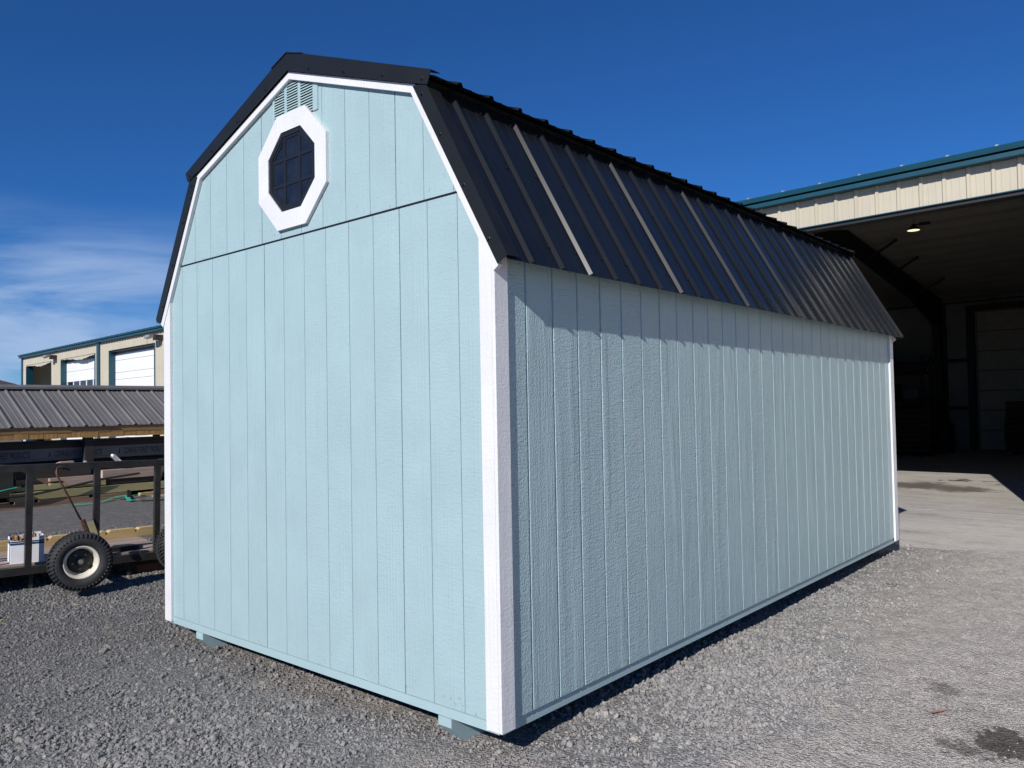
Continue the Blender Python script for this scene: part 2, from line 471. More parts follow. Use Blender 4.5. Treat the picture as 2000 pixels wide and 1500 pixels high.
# ------------------------------------------------------------------ mesh helpers
class MB:
    def __init__(self):
        self.v, self.f = [], []

    def add(self, vs_, fs):
        n = len(self.v)
        self.v += [tuple(map(float, p)) for p in vs_]
        self.f += [tuple(i + n for i in f) for f in fs]
        return self

    def box(self, a, b):
        x0, x1 = sorted((a[0], b[0]))
        y0, y1 = sorted((a[1], b[1]))
        z0, z1 = sorted((a[2], b[2]))
        return self.add([(x0, y0, z0), (x1, y0, z0), (x1, y1, z0), (x0, y1, z0), (x0, y0, z1), (x1, y0, z1), (x1, y1, z1), (x0, y1, z1)],
                        [(0, 3, 2, 1), (4, 5, 6, 7), (0, 1, 5, 4), (1, 2, 6, 5), (2, 3, 7, 6), (3, 0, 4, 7)])

    def prism(self, pts, vec):
        """closed polygon (3-D points) pushed along vec"""
        n = len(pts)
        P_ = [Vector(p) for p in pts]
        nrm = Vector((0, 0, 0))
        for i in range(n):
            nrm += P_[i].cross(P_[(i + 1) % n])
        if nrm.dot(Vector(vec)) > 0:
            P_.reverse()
        Q = [p + Vector(vec) for p in P_]
        fs = [tuple(range(n)), tuple(range(2 * n - 1, n - 1, -1))]
        for i in range(n):
            j = (i + 1) % n
            fs.append((j, i, n + i, n + j))
        return self.add([tuple(p) for p in P_ + Q], fs)

    def bar(self, a, b, w, h, up=(0, 0, 1)):
        """rectangular bar from a to b: w across, h along up"""
        a, b, up = Vector(a), Vector(b), Vector(up)
        d = (b - a).normalized()
        s = d.cross(up).normalized()
        u = s.cross(d).normalized()
        q = [a + s * w / 2 * i + u * h / 2 * j for i, j in ((-1, -1), (1, -1), (1, 1), (-1, 1))]
        return self.prism([tuple(p) for p in q], tuple(b - a))

    def tube(self, pts, r, n=8, cap=True):
        P_ = [Vector(p) for p in pts]
        rr = r if isinstance(r, (list, tuple)) else [r] * len(P_)
        rings = []
        ref = Vector((0.13, 0.21, 0.97))
        for i, p in enumerate(P_):
            d = (P_[min(i + 1, len(P_) - 1)] - P_[max(i - 1, 0)]).normalized()
            s = d.cross(ref)
            if s.length < 1e-3:
                s = d.cross(Vector((1, 0, 0)))
            s.normalize()
            u = s.cross(d)
            rings.append([p + (s * math.cos(2 * math.pi * k / n) + u * math.sin(2 * math.pi * k / n)) * rr[i] for k in range(n)])
        vs_ = [tuple(q) for rg in rings for q in rg]
        fs = []
        for i in range(len(P_) - 1):
            for k in range(n):
                k2 = (k + 1) % n
                fs.append((i * n + k, i * n + k2, (i + 1) * n + k2, (i + 1) * n + k))
        if cap:
            fs.append(tuple(range(n - 1, -1, -1)))
            m_ = (len(P_) - 1) * n
            fs.append(tuple(range(m_, m_ + n)))
        return self.add(vs_, fs)

    def lathe(self, prof, C, A, n=48, close=True):
        """prof: (radius, offset along axis A) points, spun about the axis through C"""
        C, A = Vector(C), Vector(A).normalized()
        s = A.cross(Vector((0, 0, 1)))
        if s.length < 1e-3:
            s = Vector((1, 0, 0))
        s.normalize()
        u = A.cross(s)
        vs_, fs = [], []
        m_ = len(prof)
        for k in range(n):
            a = 2 * math.pi * k / n
            dr = s * math.cos(a) + u * math.sin(a)
            vs_ += [tuple(C + dr * r_ + A * o_) for r_, o_ in prof]
        for k in range(n):
            k2 = (k + 1) % n
            for i in range(m_ if close else m_ - 1):
                j = (i + 1) % m_
                fs.append((k * m_ + i, k * m_ + j, k2 * m_ + j, k2 * m_ + i))
        return self.add(vs_, fs)

    def sheet(self, prof, O, T, Lv, N):
        """open profile (t, h) swept along Lv"""
        O, T, Lv, N = Vector(O), Vector(T), Vector(Lv), Vector(N)
        n = len(prof)
        a = [tuple(O + T * t + N * h) for t, h in prof]
        b = [tuple(O + T * t + N * h + Lv) for t, h in prof]
        return self.add(a + b, [(i, i + 1, n + i + 1, n + i) for i in range(n - 1)])

    def mesh(self, name, mat=None, off=(0, 0, 0), smooth=False):
        me = bpy.data.meshes.new(name)
        o = Vector(off)
        me.from_pydata([(x + o.x, y + o.y, z + o.z) for x, y, z in self.v], [], self.f)
        if mat is not None:
            me.materials.append(mat)
        me.validate()
        if smooth:
            me.shade_smooth()
        me.update()
        return me


def link(name, me, parent=None, loc=(0, 0, 0)):
    o = bpy.data.objects.new(name, me)
    COL.objects.link(o)
    if parent is not None:
        o.parent = parent
    o.location = loc
    return o


def obj(name, mb, mat, parent=None, off=(0, 0, 0), smooth=False, loc=(0, 0, 0)):
    return link(name, mb.mesh(name, mat, off, smooth), parent, loc)


def tag(o, label=None, cat=None, group=None, kind=None):
    if label:
        o['label'] = label
    if cat:
        o['category'] = cat
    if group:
        o['group'] = group
    if kind:
        o['kind'] = kind
    return o


def thing(name, label, cat, loc=(0, 0, 0), rot=(0, 0, 0), group=None):
    o = bpy.data.objects.new(name, None)
    COL.objects.link(o)
    o.location = loc
    o.rotation_euler = rot
    o.empty_display_size = 0.2
    return tag(o, label, cat, group)


def clip_poly(poly, a, b, c):
    """keep the part of a 2-D polygon where a*x + b*y <= c"""
    out = []
    n = len(poly)
    for i in range(n):
        p, q = poly[i], poly[(i + 1) % n]
        dp, dq = a * p[0] + b * p[1] - c, a * q[0] + b * q[1] - c
        if dp <= 0:
            out.append(p)
        if (dp < 0 < dq) or (dq < 0 < dp):
            t = dp / (dp - dq)
            out.append((p[0] + (q[0] - p[0]) * t, p[1] + (q[1] - p[1]) * t))
    return out


def vnoise(x, y, s, seed):
    r_ = np.random.default_rng(seed)
    t = np.zeros_like(x)
    for k in range(10):
        a = r_.uniform(0, 2 * np.pi)
        f_ = s * r_.uniform(0.5, 2.2)
        t += np.sin((x * np.cos(a) + y * np.sin(a)) * f_ + r_.uniform(0, 6.28)) / (1 + 0.3 * k)
    return t / 3.2


def stone_cover(x, y):
    """how thickly loose stone lies: 1 = heaped, 0 = bare packed dirt"""
    c = 0.66 + 0.36 * vnoise(x, y, 2.2, 3) + 0.30 * vnoise(x, y, 6.0, 5) + 0.16 * vnoise(x, y, 15.0, 9)
    c -= 0.48 * np.clip((x + 0.1) / 1.0, 0, 1)                     # the driven side is packed and dusty
    c += 0.42 * np.clip((0.55 - np.abs(x - 0.55)) / 0.35, 0, 1) * np.clip((3.6 - y) / 1.5, 0, 1) * (x > 0)
    c -= 0.5 * np.clip((y - 5.9) / 0.7, 0, 1)
    c -= 0.35 * np.exp(-(((x + 2.0) / 1.6) ** 2)) * np.clip((y + 0.55) / 0.4, 0, 1) * (y < 0.4)    # bare strip along the gable end
    return c


# ------------------------------------------------------------------ the ground
def ground_z(x, y):
    x, y = np.asarray(x, float), np.asarray(y, float)
    und = 0.014 * np.sin(x * 1.7 + 0.6 * y) * np.sin(y * 1.3 - 0.4 * x) + 0.008 * np.sin(x * 4.1 + 1.0) * np.sin(y * 3.7 + x)
    dip = -0.05 * np.clip((-x - 3.2) / 1.6, 0, 1) + 0.05 * np.clip((-x - 7.5) / 3.0, 0, 1)
    flat = np.clip((6.2 - y) / 0.6, 0, 1)          # level where the slab lies
    far = np.clip((40 - np.hypot(x, y)) / 20, 0, 1)
    return GZ + (und + dip) * flat * far - 0.012 + 0.0075 * (1 - flat) * (y < 7.3)


def axis_grid(lo, hi, flo, fhi, step):
    a = list(np.arange(flo, fhi, step))
    s, p_ = step, flo
    left = []
    while p_ > lo:
        s *= 1.25
        p_ -= s
        left.append(max(p_, lo))
    s, p_ = step, a[-1]
    right = []
    while p_ < hi:
        s *= 1.25
        p_ += s
        right.append(min(p_, hi))
    return np.array(left[::-1] + a + right)


gx = axis_grid(-700, 700, -9.0, 4.5, 0.09)
gy = axis_grid(-700, 700, -4.0, 7.5, 0.09)
X, Y = np.meshgrid(gx, gy, indexing='ij')
Z = ground_z(X, Y)
near = (X > -9) & (X < 4.5) & (Y > -4) & (Y < 6.2)
Z = Z + np.where(near, RNG.normal(0, 0.003, X.shape), 0)
nx, ny = X.shape
ii = np.arange(nx * ny).reshape(nx, ny)
faces = np.stack([ii[:-1, :-1], ii[1:, :-1], ii[1:, 1:], ii[:-1, 1:]], -1).reshape(-1, 4)
me = bpy.data.meshes.new('gravel_ground')
me.from_pydata(np.stack([X, Y, Z], -1).reshape(-1, 3).tolist(), [], faces.tolist())
da = me.attributes.new('dirt', 'FLOAT', 'POINT')
dv = np.clip((0.62 - stone_cover(X.ravel(), Y.ravel())) / 0.5, 0, 1)
da.data.foreach_set('value', dv.astype(np.float32))
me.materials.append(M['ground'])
me.shade_smooth()
tag(link('gravel_ground', me), kind='structure')

# building frame of reference (the long metal building faces the yard)
BT = math.atan(-0.0615)
BX = Vector((math.cos(BT), math.sin(BT), 0))
BY = Vector((-math.sin(BT), math.cos(BT), 0))
BO = Vector((0.605, 9.73, 0))


def bw(lx, ly, z):
    return tuple(BO + BX * lx + BY * ly + Vector((0, 0, z)))


# concrete apron in front of the doorway, its front edge crumbling into the gravel
apron = MB()
xs = np.linspace(-6.0, 9.0, 240)
edge = -3.12 + 0.05 * np.sin(xs * 2.3) + RNG.normal(0, 0.018, xs.shape) + 0.035 * np.sin(xs * 8.3 + 1) + 0.02 * np.sin(xs * 17)
top = [bw(x, e, GZ - 0.003) for x, e in zip(xs, edge)] + [bw(9, -0.004, GZ - 0.003), bw(-6, -0.004, GZ - 0.003)]
apron.prism(top, (0, 0, -0.10))
tag(obj('concrete_apron', apron, M['concrete']), kind='structure')
floor = MB().box((-46.5, 0.004, GZ - 0.10), (20, 14.79, GZ + 0.000))
fo = obj('concrete_floor', floor, M['concrete'])
fo.location = BO
fo.rotation_euler = (0, 0, BT)
tag(fo, kind='structure')
# pale worn lip of the floor slab at the doorway
hill = MB()
hp = []
for i in range(41):
    a = i / 40
    yy_h = -40 + a * 130
    h = 7.6 * math.exp(-((yy_h - 40.5) / 10.5) ** 2) + 1.0 * math.exp(-((yy_h - 38) / 30) ** 2) + 4.5 * math.exp(-((yy_h - 5) / 18) ** 2)
    hp.append((-150 + 4 * math.sin(a * 9), -40 + a * 130, h))
nh = len(hp)
hv, hf = [], []
for x, y, h in hp:
    for k, (dx, q) in enumerate(((22, 0.0), (12, 0.55), (0, 1.0), (-14, 0.5), (-26, 0.0))):
        hv.append((x + dx + 0.8 * math.sin(y + k), y, GZ - 0.3 + h * q))
for i in range(nh - 1):
    for k in range(4):
        a = i * 5 + k
        hf.append((a, a + 1, a + 6, a + 5))
hill.add(hv, hf)
tag(obj('hill', hill, M['hill'], smooth=True), kind='structure')

# ------------------------------------------------------------------ the shed
W = 3.08
CX = -W / 2
Ls = 6.10
S8 = 8 * 0.0254
SHED_O = (CX, Ls / 2, GZ)
so = (-SHED_O[0], -SHED_O[1], -SHED_O[2])
shed = thing('storage_shed', 'pale aqua gambrel storage shed with white trim and black metal roof', 'shed', SHED_O)
KX, KZ = -0.477, 2.971          # knee of the white outline (right side)
EX, EZ = 0.052, 2.02
AX, AZ = CX, 3.348
DX = -0.0195                     # measured shift of the gable's groove grid


def mir(x):
    return 2 * CX - x


OUT = [(0.0, 0.0), (0.0, EZ + 0.06), (KX - 0.02, KZ - 0.02), (AX, AZ - 0.02), (mir(KX - 0.02), KZ - 0.02), (mir(0.0), EZ + 0.06), (mir(0.0), 0.0)]


def clip_gable(poly):
    edges = list(zip(OUT, OUT[1:] + OUT[:1]))
    for (x0, z0), (x1, z1) in edges:
        # outline is counter-clockwise seen from -y with x to the right: keep the left side
        a, b = (z1 - z0), -(x1 - x0)
        poly = clip_poly(poly, a, b, a * x0 + b * z0)
    return poly


gable_wall = obj('gable_wall', MB().prism([(x, 0.010, z) for x, z in OUT], (0, 0.06, 0)), M['groove'], shed, so)
GAP = 0.0034


def siding_gable(z0, z1, shift):
    xs_ = [mir(0.0)] + [-120 * 0.0254 + S8 * (k + 1) + DX + shift for k in range(14)] + [0.0]
    for a, b in zip(xs_[:-1], xs_[1:]):
        ja = 0.0012 if abs(a - xs_[6]) < 1e-6 or abs(a - xs_[12]) < 1e-6 else 0.0      # sheet joints gape a little more
        jb = 0.0012 if abs(b - xs_[6]) < 1e-6 or abs(b - xs_[12]) < 1e-6 else 0.0
        a2 = a + (GAP / 2 + ja if a > mir(0.0) + 0.01 else 0)
        b2 = b - (GAP / 2 + jb if b < -0.01 else 0)
        pl = clip_gable([(a2, z0), (b2, z0), (b2, z1), (a2, z1)])
        if len(pl) < 3:
            continue
        cx_, zb = (a2 + b2) / 2, min(z for _, z in pl)
        if max(z for _, z in pl) - zb < 0.02:
            continue
        mb = MB().prism([(x - cx_, 0.0102, z - zb) for x, z in pl], (0, -0.0102, 0))
        obj('siding_board', mb, M['siding'], gable_wall, loc=(cx_ + so[0], so[1], zb + so[2]))


siding_gable(0.001, 2.3925, 0.0)
siding_gable(2.4035, 3.6, -0.021)
obj('seam_flashing', MB().box((mir(-0.165), -0.003, 2.3938), (-0.165, 0.008, 2.4022)), M['flash'], shed, so)

# long side: each board has eased edges so the groove catches light
side_wall = obj('side_wall', MB().box((-0.07, 0.07, 0.0), (-0.010, Ls, 2.18)), M['groove'], shed, so)
ys_ = [0.0] + [S8 * (k + 1) + 0.015 for k in range(29)] + [Ls]
me_cache = {}
for a, b in zip(ys_[:-1], ys_[1:]):
    g = 0.0030
    a2, b2 = a + (g if a > 0.01 else 0), b - (g if b < Ls - 0.01 else 0)
    w_ = round(b2 - a2, 4)
    if w_ not in me_cache:
        c_ = 0.0040
        hw = w_ / 2
        prof = [(-0.0102, -hw), (-0.004, -hw), (0.0, -hw + c_), (0.0, hw - c_), (-0.004, hw), (-0.0102, hw)]
        me_cache[w_] = MB().prism([(x, y, 0.001) for x, y in prof], (0, 0, 2.17)).mesh('siding_board', M['sidewall'])
    link('siding_board', me_cache[w_], side_wall, (so[0], (a2 + b2) / 2 + so[1], so[2]))

obj('rear_wall', MB().prism([(x, Ls, z) for x, z in OUT], (0, -0.06, 0)), M['siding'], shed, so)
obj('back_side_wall', MB().box((mir(-0.07), 0.07, 0), (mir(0.0), Ls - 0.06, 2.18)), M['siding'], shed, so)
obj('floor_platform', MB().box((mir(-0.02), 0.02, -0.046), (-0.02, Ls - 0.02, -0.001)), M['dark'], shed, so)

# rim boards below the siding
obj('skirt_board', MB().box((mir(-0.012), -0.002, -0.045), (-0.012, 0.02, -0.0015)), M['skirt'], shed, so)
obj('skirt_board', MB().box((-0.0205, 0.0205, -0.052), (-0.011, Ls - 0.03, -0.0015)), M['skirt'], shed, so)
obj('skirt_board', MB().box((mir(-0.012), Ls - 0.02, -0.045), (-0.012, Ls, -0.0015)), M['skirt'], shed, so)
nails = MB()
for k in range(22):
    x = mir(-0.1) + 2.88 * k / 21 + random.uniform(-0.02, 0.02)
    nails.lathe([(0.0, 0.0015), (0.0038, 0.0012), (0.0045, 0.0), (0.0, -0.001)], (x, -0.0022, -0.022 + random.uniform(-0.008, 0.008)), (0, -1, 0), 6, False)
for k in range(15):
    for xn in (mir(0.0) + 0.03 + 0.203 * k,):
        if mir(-0.12) < xn < -0.12:
            for zn in (0.03 + random.uniform(0, 0.02), 2.36, 2.44):
                nails.lathe([(0.0, 0.0013), (0.0038, 0.001), (0.0045, 0.0), (0.0, -0.001)], (xn, -0.0002, zn), (0, -1, 0), 6, False)
for k in range(16):
    nails.lathe([(0.0, 0.0015), (0.0038, 0.0012), (0.0045, 0.0), (0.0, -0.001)], (-0.0108, 0.2 + 0.4 * k + random.uniform(-0.05, 0.05), -0.028), (1, 0, 0), 6, False)
tag(obj('nail_heads', nails, M['skirt'], shed, so), kind='stuff')
# skids with cut-back ends
for x0 in (-0.396, -2.69, -1.585):
    mb = MB()
    fr = -0.004 if x0 != -1.585 else 0.35
    mb.prism([(x0, fr, -0.0475), (x0, fr, -0.090), (x0, fr + 0.10, -0.185), (x0, Ls - 0.1, -0.185), (x0, Ls, -0.09), (x0, Ls, -0.0475)], (0.087, 0, 0))
    obj('skid', mb, M['skirt'], shed, so)

# white corner boards
TT = 0.0185
obj('corner_trim', MB().prism([(-0.074, -TT, -0.031), (0.0, -TT, -0.031), (0.0, -TT, 2.085), (-0.074, -TT, 2.215)], (0, TT - 0.0003, 0)), M['trim'], shed, so)
obj('corner_trim', MB().box((0.0004, -TT + 0.001, -0.031), (TT, 0.070, 2.12)), M['trim'], shed, so)
obj('corner_trim', MB().prism([(mir(-0.074), -TT, -0.031), (mir(0.0), -TT, -0.031), (mir(0.0), -TT, 2.085), (mir(-0.074), -TT, 2.215)], (0, TT - 0.0003, 0)), M['trim'], shed, so)
obj('corner_trim', MB().box((mir(TT), -TT + 0.001, -0.031), (mir(0.0004), 0.070, 2.12)), M['trim'], shed, so)
obj('corner_trim', MB().box((0.0004, Ls - 0.09, -0.031), (TT, Ls + TT, 2.12)), M['trim'], shed, so)
obj('corner_trim', MB().box((-0.09, Ls + 0.0003, -0.031), (0.0, Ls + TT - 0.001, 2.06)), M['trim'], shed, so)


def offset_line(p, q, d):
    """2-D line p->q shifted by d to its left"""
    v = Vector((q[0] - p[0], q[1] - p[1])).normalized()
    n = Vector((-v.y, v.x))
    return (p[0] + n.x * d, p[1] + n.y * d), (q[0] + n.x * d, q[1] + n.y * d)


def isect(l1, l2):
    (x1, y1), (x2, y2) = l1
    (x3, y3), (x4, y4) = l2
    d = (x1 - x2) * (y3 - y4) - (y1 - y2) * (x3 - x4)
    a, b = x1 * y2 - y1 * x2, x3 * y4 - y3 * x4
    return ((a * (x3 - x4) - (x1 - x2) * b) / d, (a * (y3 - y4) - (y1 - y2) * b) / d)


E0, K0, A0 = (EX, EZ), (KX, KZ), (AX, AZ)
ls, lu = (E0, K0), (K0, A0)
TW = 0.041
ls_i, lu_i = offset_line(*ls, TW), offset_line(*lu, TW)
K_i = isect(ls_i, lu_i)
A_i = (AX, lu_i[1][1] + (AX - lu_i[1][0]) * (lu_i[1][1] - lu_i[0][1]) / (lu_i[1][0] - lu_i[0][0]))
E_i = (ls_i[0][0] + 0.002, ls_i[0][1] - 0.003)
for yo, dy in ((-0.0235, 0.0231), (Ls + 0.0004, 0.0231)):
    for f_ in (lambda x: x, mir):
        st_ = [(f_(x), yo, z) for x, z in (E0, K0, K_i, E_i)]
        up_ = [(f_(x), yo, z) for x, z in (K0, A0, A_i, K_i)]
        obj('rake_trim', MB().prism(st_, (0, dy, 0)), M['trim'], shed, so)
        obj('rake_trim', MB().prism(up_, (0, dy, 0)), M['trim'], shed, so)

# roof planes (right side): steep from eave to knee, shallow from knee to ridge
RE = Vector((0.105, 0, 2.036))
dS = Vector((-0.485, 0, 0.874)).normalized()
nS = Vector((dS.z, 0, -dS.x))
lenS = 1.055
RU = Vector((-0.334, 0, 2.972))
dU = (Vector((CX, 0, 3.415)) - RU)
lenU = dU.length
dU.normalize()
nU = Vector((dU.z, 0, -dU.x)) * (1 if dU.x < 0 else -1)
RY0, RP = 0.146, 9 * 0.0254
YF, YB = -0.030, 6.185
ribs = [RY0 + RP * k for k in range(27)]


def rib_prof(y, lap):
    ht = 0.0190
    if lap:
        return [(y - 0.0185, 0.0), (y - 0.0072, ht - 0.0015), (y + 0.0070, ht - 0.0015), (y + 0.0215, 0.0)]
    return [(y - 0.0225, 0.0), (y - 0.0070, ht - 0.0022), (y + 0.0070, ht - 0.0022), (y + 0.0225, 0.0)]


def panel_profile(y0, y1, last):
    pr = [(y0, 0.0)]
    for k, y in enumerate(ribs):
        lap = (k % 4 == 2)
        if y0 - 1e-6 <= y < y1 - 1e-6 and y + 0.03 < YB:
            pr += rib_prof(y, lap) if y - 0.03 > y0 else rib_prof(y, lap)[1:]
        for f_ in (1 / 3, 2 / 3):
            m_ = y + RP * f_
            if y0 + 0.02 < m_ < y1 - 0.02:
                pr += [(m_ - 0.010, 0.0), (m_ - 0.005, 0.0022), (m_ + 0.005, 0.0022), (m_ + 0.010, 0.0)]
    pr.append((y1, 0.0))
    pr = sorted(pr, key=lambda t: t[0])
    return pr


cuts = [YF] + [ribs[k] - 0.0185 for k in range(2, 26, 4)] + [YB]
for side in (0, 1):
    steep = obj('steep_roof', MB().prism([(RE.x - nS.x * 0.03 + dS.x * 0.03, 0.02, RE.z - nS.z * 0.03 + dS.z * 0.03), tuple(RE - nS * 0.006 + dS * 0.02 + Vector((0, 0.02, 0))), tuple(RE - nS * 0.006 + dS * lenS + Vector((0, 0.02, 0))), tuple(RE - nS * 0.03 + dS * lenS + Vector((0, 0.02, 0)))], (0, Ls - 0.0, 0))
                if side == 0 else
                MB().prism([(mir(p[0]), p[1], p[2]) for p in [(RE.x - nS.x * 0.03 + dS.x * 0.03, 0.02, RE.z - nS.z * 0.03 + dS.z * 0.03), tuple(RE - nS * 0.006 + dS * 0.02 + Vector((0, 0.02, 0))), tuple(RE - nS * 0.006 + dS * lenS + Vector((0, 0.02, 0))), tuple(RE - nS * 0.03 + dS * lenS + Vector((0, 0.02, 0)))]], (0, Ls, 0)), M['soffit'], shed, so)
    pts_u = [tuple(RU - nU * 0.006 + dU * 0.13 + Vector((0, 0.02, 0))), tuple(RU - nU * 0.006 + dU * lenU + Vector((0, 0.02, 0))), tuple(RU - nU * 0.03 + dU * lenU + Vector((0, 0.02, 0))), tuple(RU - nU * 0.03 + dU * 0.13 + Vector((0, 0.02, 0)))]
    if side:
        pts_u = [(mir(p[0]), p[1], p[2]) for p in pts_u]
    shallow = obj('shallow_roof', MB().prism(pts_u, (0, Ls, 0)), M['soffit'], shed, so)
    for a, b in zip(cuts[:-1], cuts[1:]):
        pr = panel_profile(a, b, b == YB)
        for par, Rr, dd, nn, ll in ((steep, RE, dS, nS, lenS), (shallow, RU, dU, nU, lenU)):
            o_, d_, n__ = Vector(Rr), Vector(dd), Vector(nn)
            if side:
                o_.x, d_.x, n__.x = mir(o_.x), -d_.x, -n__.x
            mb = MB().sheet(pr, o_, (0, 1, 0), d_ * ll, n__)
            obj('roof_panel', mb, M['roof'], par, so)
    # rows of screws
    sc_ = MB()
    for k, y in enumerate(ribs[1:-1]):
        for s_, jit in ((0.13, 0), (0.62, 0), (0.98, 0)):
            o_ = RE + dS * s_ + Vector((0, y - 0.045 + 0.01 * random.uniform(-1, 1), 0))
            n__ = Vector(nS)
            if side:
                o_.x, n__.x = mir(o_.x), -n__.x
            sc_.lathe([(0.0, 0.008), (0.006, 0.008), (0.007, 0.002), (0.010, 0.0015), (0.0, 0.0)], o_, n__, 6, False)
    tag(obj('roof_screws', sc_, M['screw'], shed, so), kind='stuff')

# ridge cap
RZ = 3.415
cap = MB()
for s_ in (0, 1):
    f_ = (lambda x: x) if s_ == 0 else mir
    cap.prism([(f_(CX), YF - 0.014, RZ + 0.040), (f_(CX + 0.15), YF - 0.014, RZ - 0.029 + 0.022), (f_(CX + 0.15), YF - 0.014, RZ - 0.029 + 0.016), (f_(CX), YF - 0.014, RZ + 0.034)], (0, YB - YF + 0.02, 0))
obj('ridge_cap', cap, M['flash'], shed, so)

# black rake flashing: an angle over the white trim, front and rear
scr = MB()
for yo, thick in ((-0.0330, 1), (YB, -1)):
    for f_ in (lambda x: x, mir):
        lo_ = [(0.105, 2.052), (-0.395, 2.952), (KX - 0.004, KZ - 0.012), (EX - 0.002, EZ + 0.002)]
        mb = MB().prism([(f_(x), yo, z) for x, z in lo_], (0, 0.0035 * thick, 0))
        # return leg on the roof
        a_, b_ = Vector((f_(0.105), yo, 2.052)), Vector((f_(-0.395), yo, 2.952))
        n__ = Vector((nS.x if f_(0.1) > CX else -nS.x, 0, nS.z))
        mb.prism([tuple(a_), tuple(b_), tuple(b_ + n__ * 0.004), tuple(a_ + n__ * 0.004)], (0, 0.085 * thick, 0))
        obj('rake_flashing', mb, M['flash'], shed, so)
        yo2 = yo - 0.006 if thick > 0 else yo + 0.006
        up_ = [(RU.x - 0.012, 2.998), (CX, 3.456), (CX, 3.350), (KX, KZ + 0.001), (RU.x - 0.040, 2.938)]
        mb = MB().prism([(f_(x), yo2, z) for x, z in up_], (0, 0.0035 * thick, 0))
        a_, b_ = Vector((f_(RU.x - 0.012), yo2, 2.998)), Vector((f_(CX), yo2, 3.456))
        mb.prism([tuple(a_), tuple(b_), tuple(b_ + Vector((0, 0, 0.004))), tuple(a_ + Vector((0, 0, 0.004)))], (0, 0.06 * thick, 0))
        obj('rake_flashing', mb, M['flash'], shed, so)
        for t in (0.12, 0.42, 0.72, 0.97):
            px, pz = 0.085 + (-0.408 - 0.085) * t, 2.045 + (2.945 - 2.045) * t
            scr.lathe([(0.0, 0.008), (0.006, 0.008), (0.0065, 0.002), (0.009, 0.001), (0, 0)], (f_(px - 0.024), yo, pz - 0.014), (0, -thick, 0), 6, False)
        for t in (0.06, 0.30, 0.56, 0.82):
            px, pz = RU.x + (CX - RU.x) * t, 2.972 + (3.40 - 2.972) * t
            scr.lathe([(0.0, 0.008), (0.006, 0.008), (0.0065, 0.002), (0.009, 0.001), (0, 0)], (f_(px), yo2, pz - 0.025), (0, -thick, 0), 6, False)
tag(obj('flashing_screws', scr, M['screw'], shed, so), kind='stuff')
# closed eave: white return blocks at the four corners and a soffit board
obj('eave_board', MB().prism([(0.0005, 0.095, 2.105), (0.0005, 0.095, 2.18), (0.030, 0.095, 2.145), (0.045, 0.095, 2.105)], (0, Ls - 0.2, 0)), M['siding'], shed, so)

# octagon window
OCX, OCZ = -1.535, 2.781


def octa(r):
    r2 = r / math.cos(math.pi / 8)
    return [(OCX + r2 * math.cos(math.pi / 8 + k * math.pi / 4), OCZ + r2 * math.sin(math.pi / 8 + k * math.pi / 4)) for k in range(8)]


win = MB()
oct_o, oct_i = octa(0.335), octa(0.232)
window = obj('window', MB().prism([(x, -0.0005, z) for x, z in octa(0.235)], (0, -0.0025, 0)), M['dark'], shed, so)
for k in range(8):
    j = (k + 1) % 8
    obj('window_casing', MB().prism([(oct_o[k][0], -0.0205, oct_o[k][1]), (oct_o[j][0], -0.0205, oct_o[j][1]), (oct_i[j][0], -0.0205, oct_i[j][1]), (oct_i[k][0], -0.0205, oct_i[k][1])], (0, 0.0202, 0)), M['trim'], window, so)
oa, ob = octa(0.2315), octa(0.205)
mb = MB()
for k in range(8):
    j = (k + 1) % 8
    mb.prism([(oa[k][0], -0.014, oa[k][1]), (oa[j][0], -0.014, oa[j][1]), (ob[j][0], -0.014, ob[j][1]), (ob[k][0], -0.014, ob[k][1])], (0, 0.0102, 0))
oc = octa(0.190)
for k in range(8):
    j = (k + 1) % 8
    mb.prism([(ob[k][0], -0.010, ob[k][1]), (ob[j][0], -0.010, ob[j][1]), (oc[j][0], -0.010, oc[j][1]), (oc[k][0], -0.010, oc[k][1])], (0, 0.0062, 0))
obj('sash', mb, M['vinyl'], window, so)
hl = 0.19
for q in (-0.074, 0.074):
    half = 0.19
    obj('muntin', MB().box((OCX + q - 0.009, -0.0105, OCZ - half), (OCX + q + 0.009, -0.0048, OCZ + half)), M['vinyl'], window, so)
    for a_, b_ in ((-half, -0.083), (-0.065, 0.065), (0.083, half)):
        obj('muntin', MB().box((OCX + a_, -0.0102, OCZ + q - 0.009), (OCX + b_, -0.0048, OCZ + q + 0.009)), M['vinyl'], window, so)
cells = [(-0.2, -0.083), (-0.065, 0.065), (0.083, 0.2)]
for cx0, cx1 in cells:
    for cz0, cz1 in cells:
        pl = [(OCX + cx0, OCZ + cz0), (OCX + cx1, OCZ + cz0), (OCX + cx1, OCZ + cz1), (OCX + cx0, OCZ + cz1)]
        o8 = octa(0.1915)
        for k in range(8):
            (x0, z0), (x1, z1) = o8[k], o8[(k + 1) % 8]
            pl = clip_poly(pl, (z1 - z0), -(x1 - x0), (z1 - z0) * x0 - (x1 - x0) * z0)
        if len(pl) >= 3:
            ti = random.uniform(-0.002, 0.002)
            obj('pane', MB().prism([(x, -0.0062 + ti * 0.2, z) for x, z in pl], (0, 0.0022, 0)), M['glass'], window, so)

# louvred gable vent, tucked under the rake trim and the window casing
vent = MB()
VX0, VX1, VZ0, VZ1 = -1.735, -1.290, 3.070, 3.300


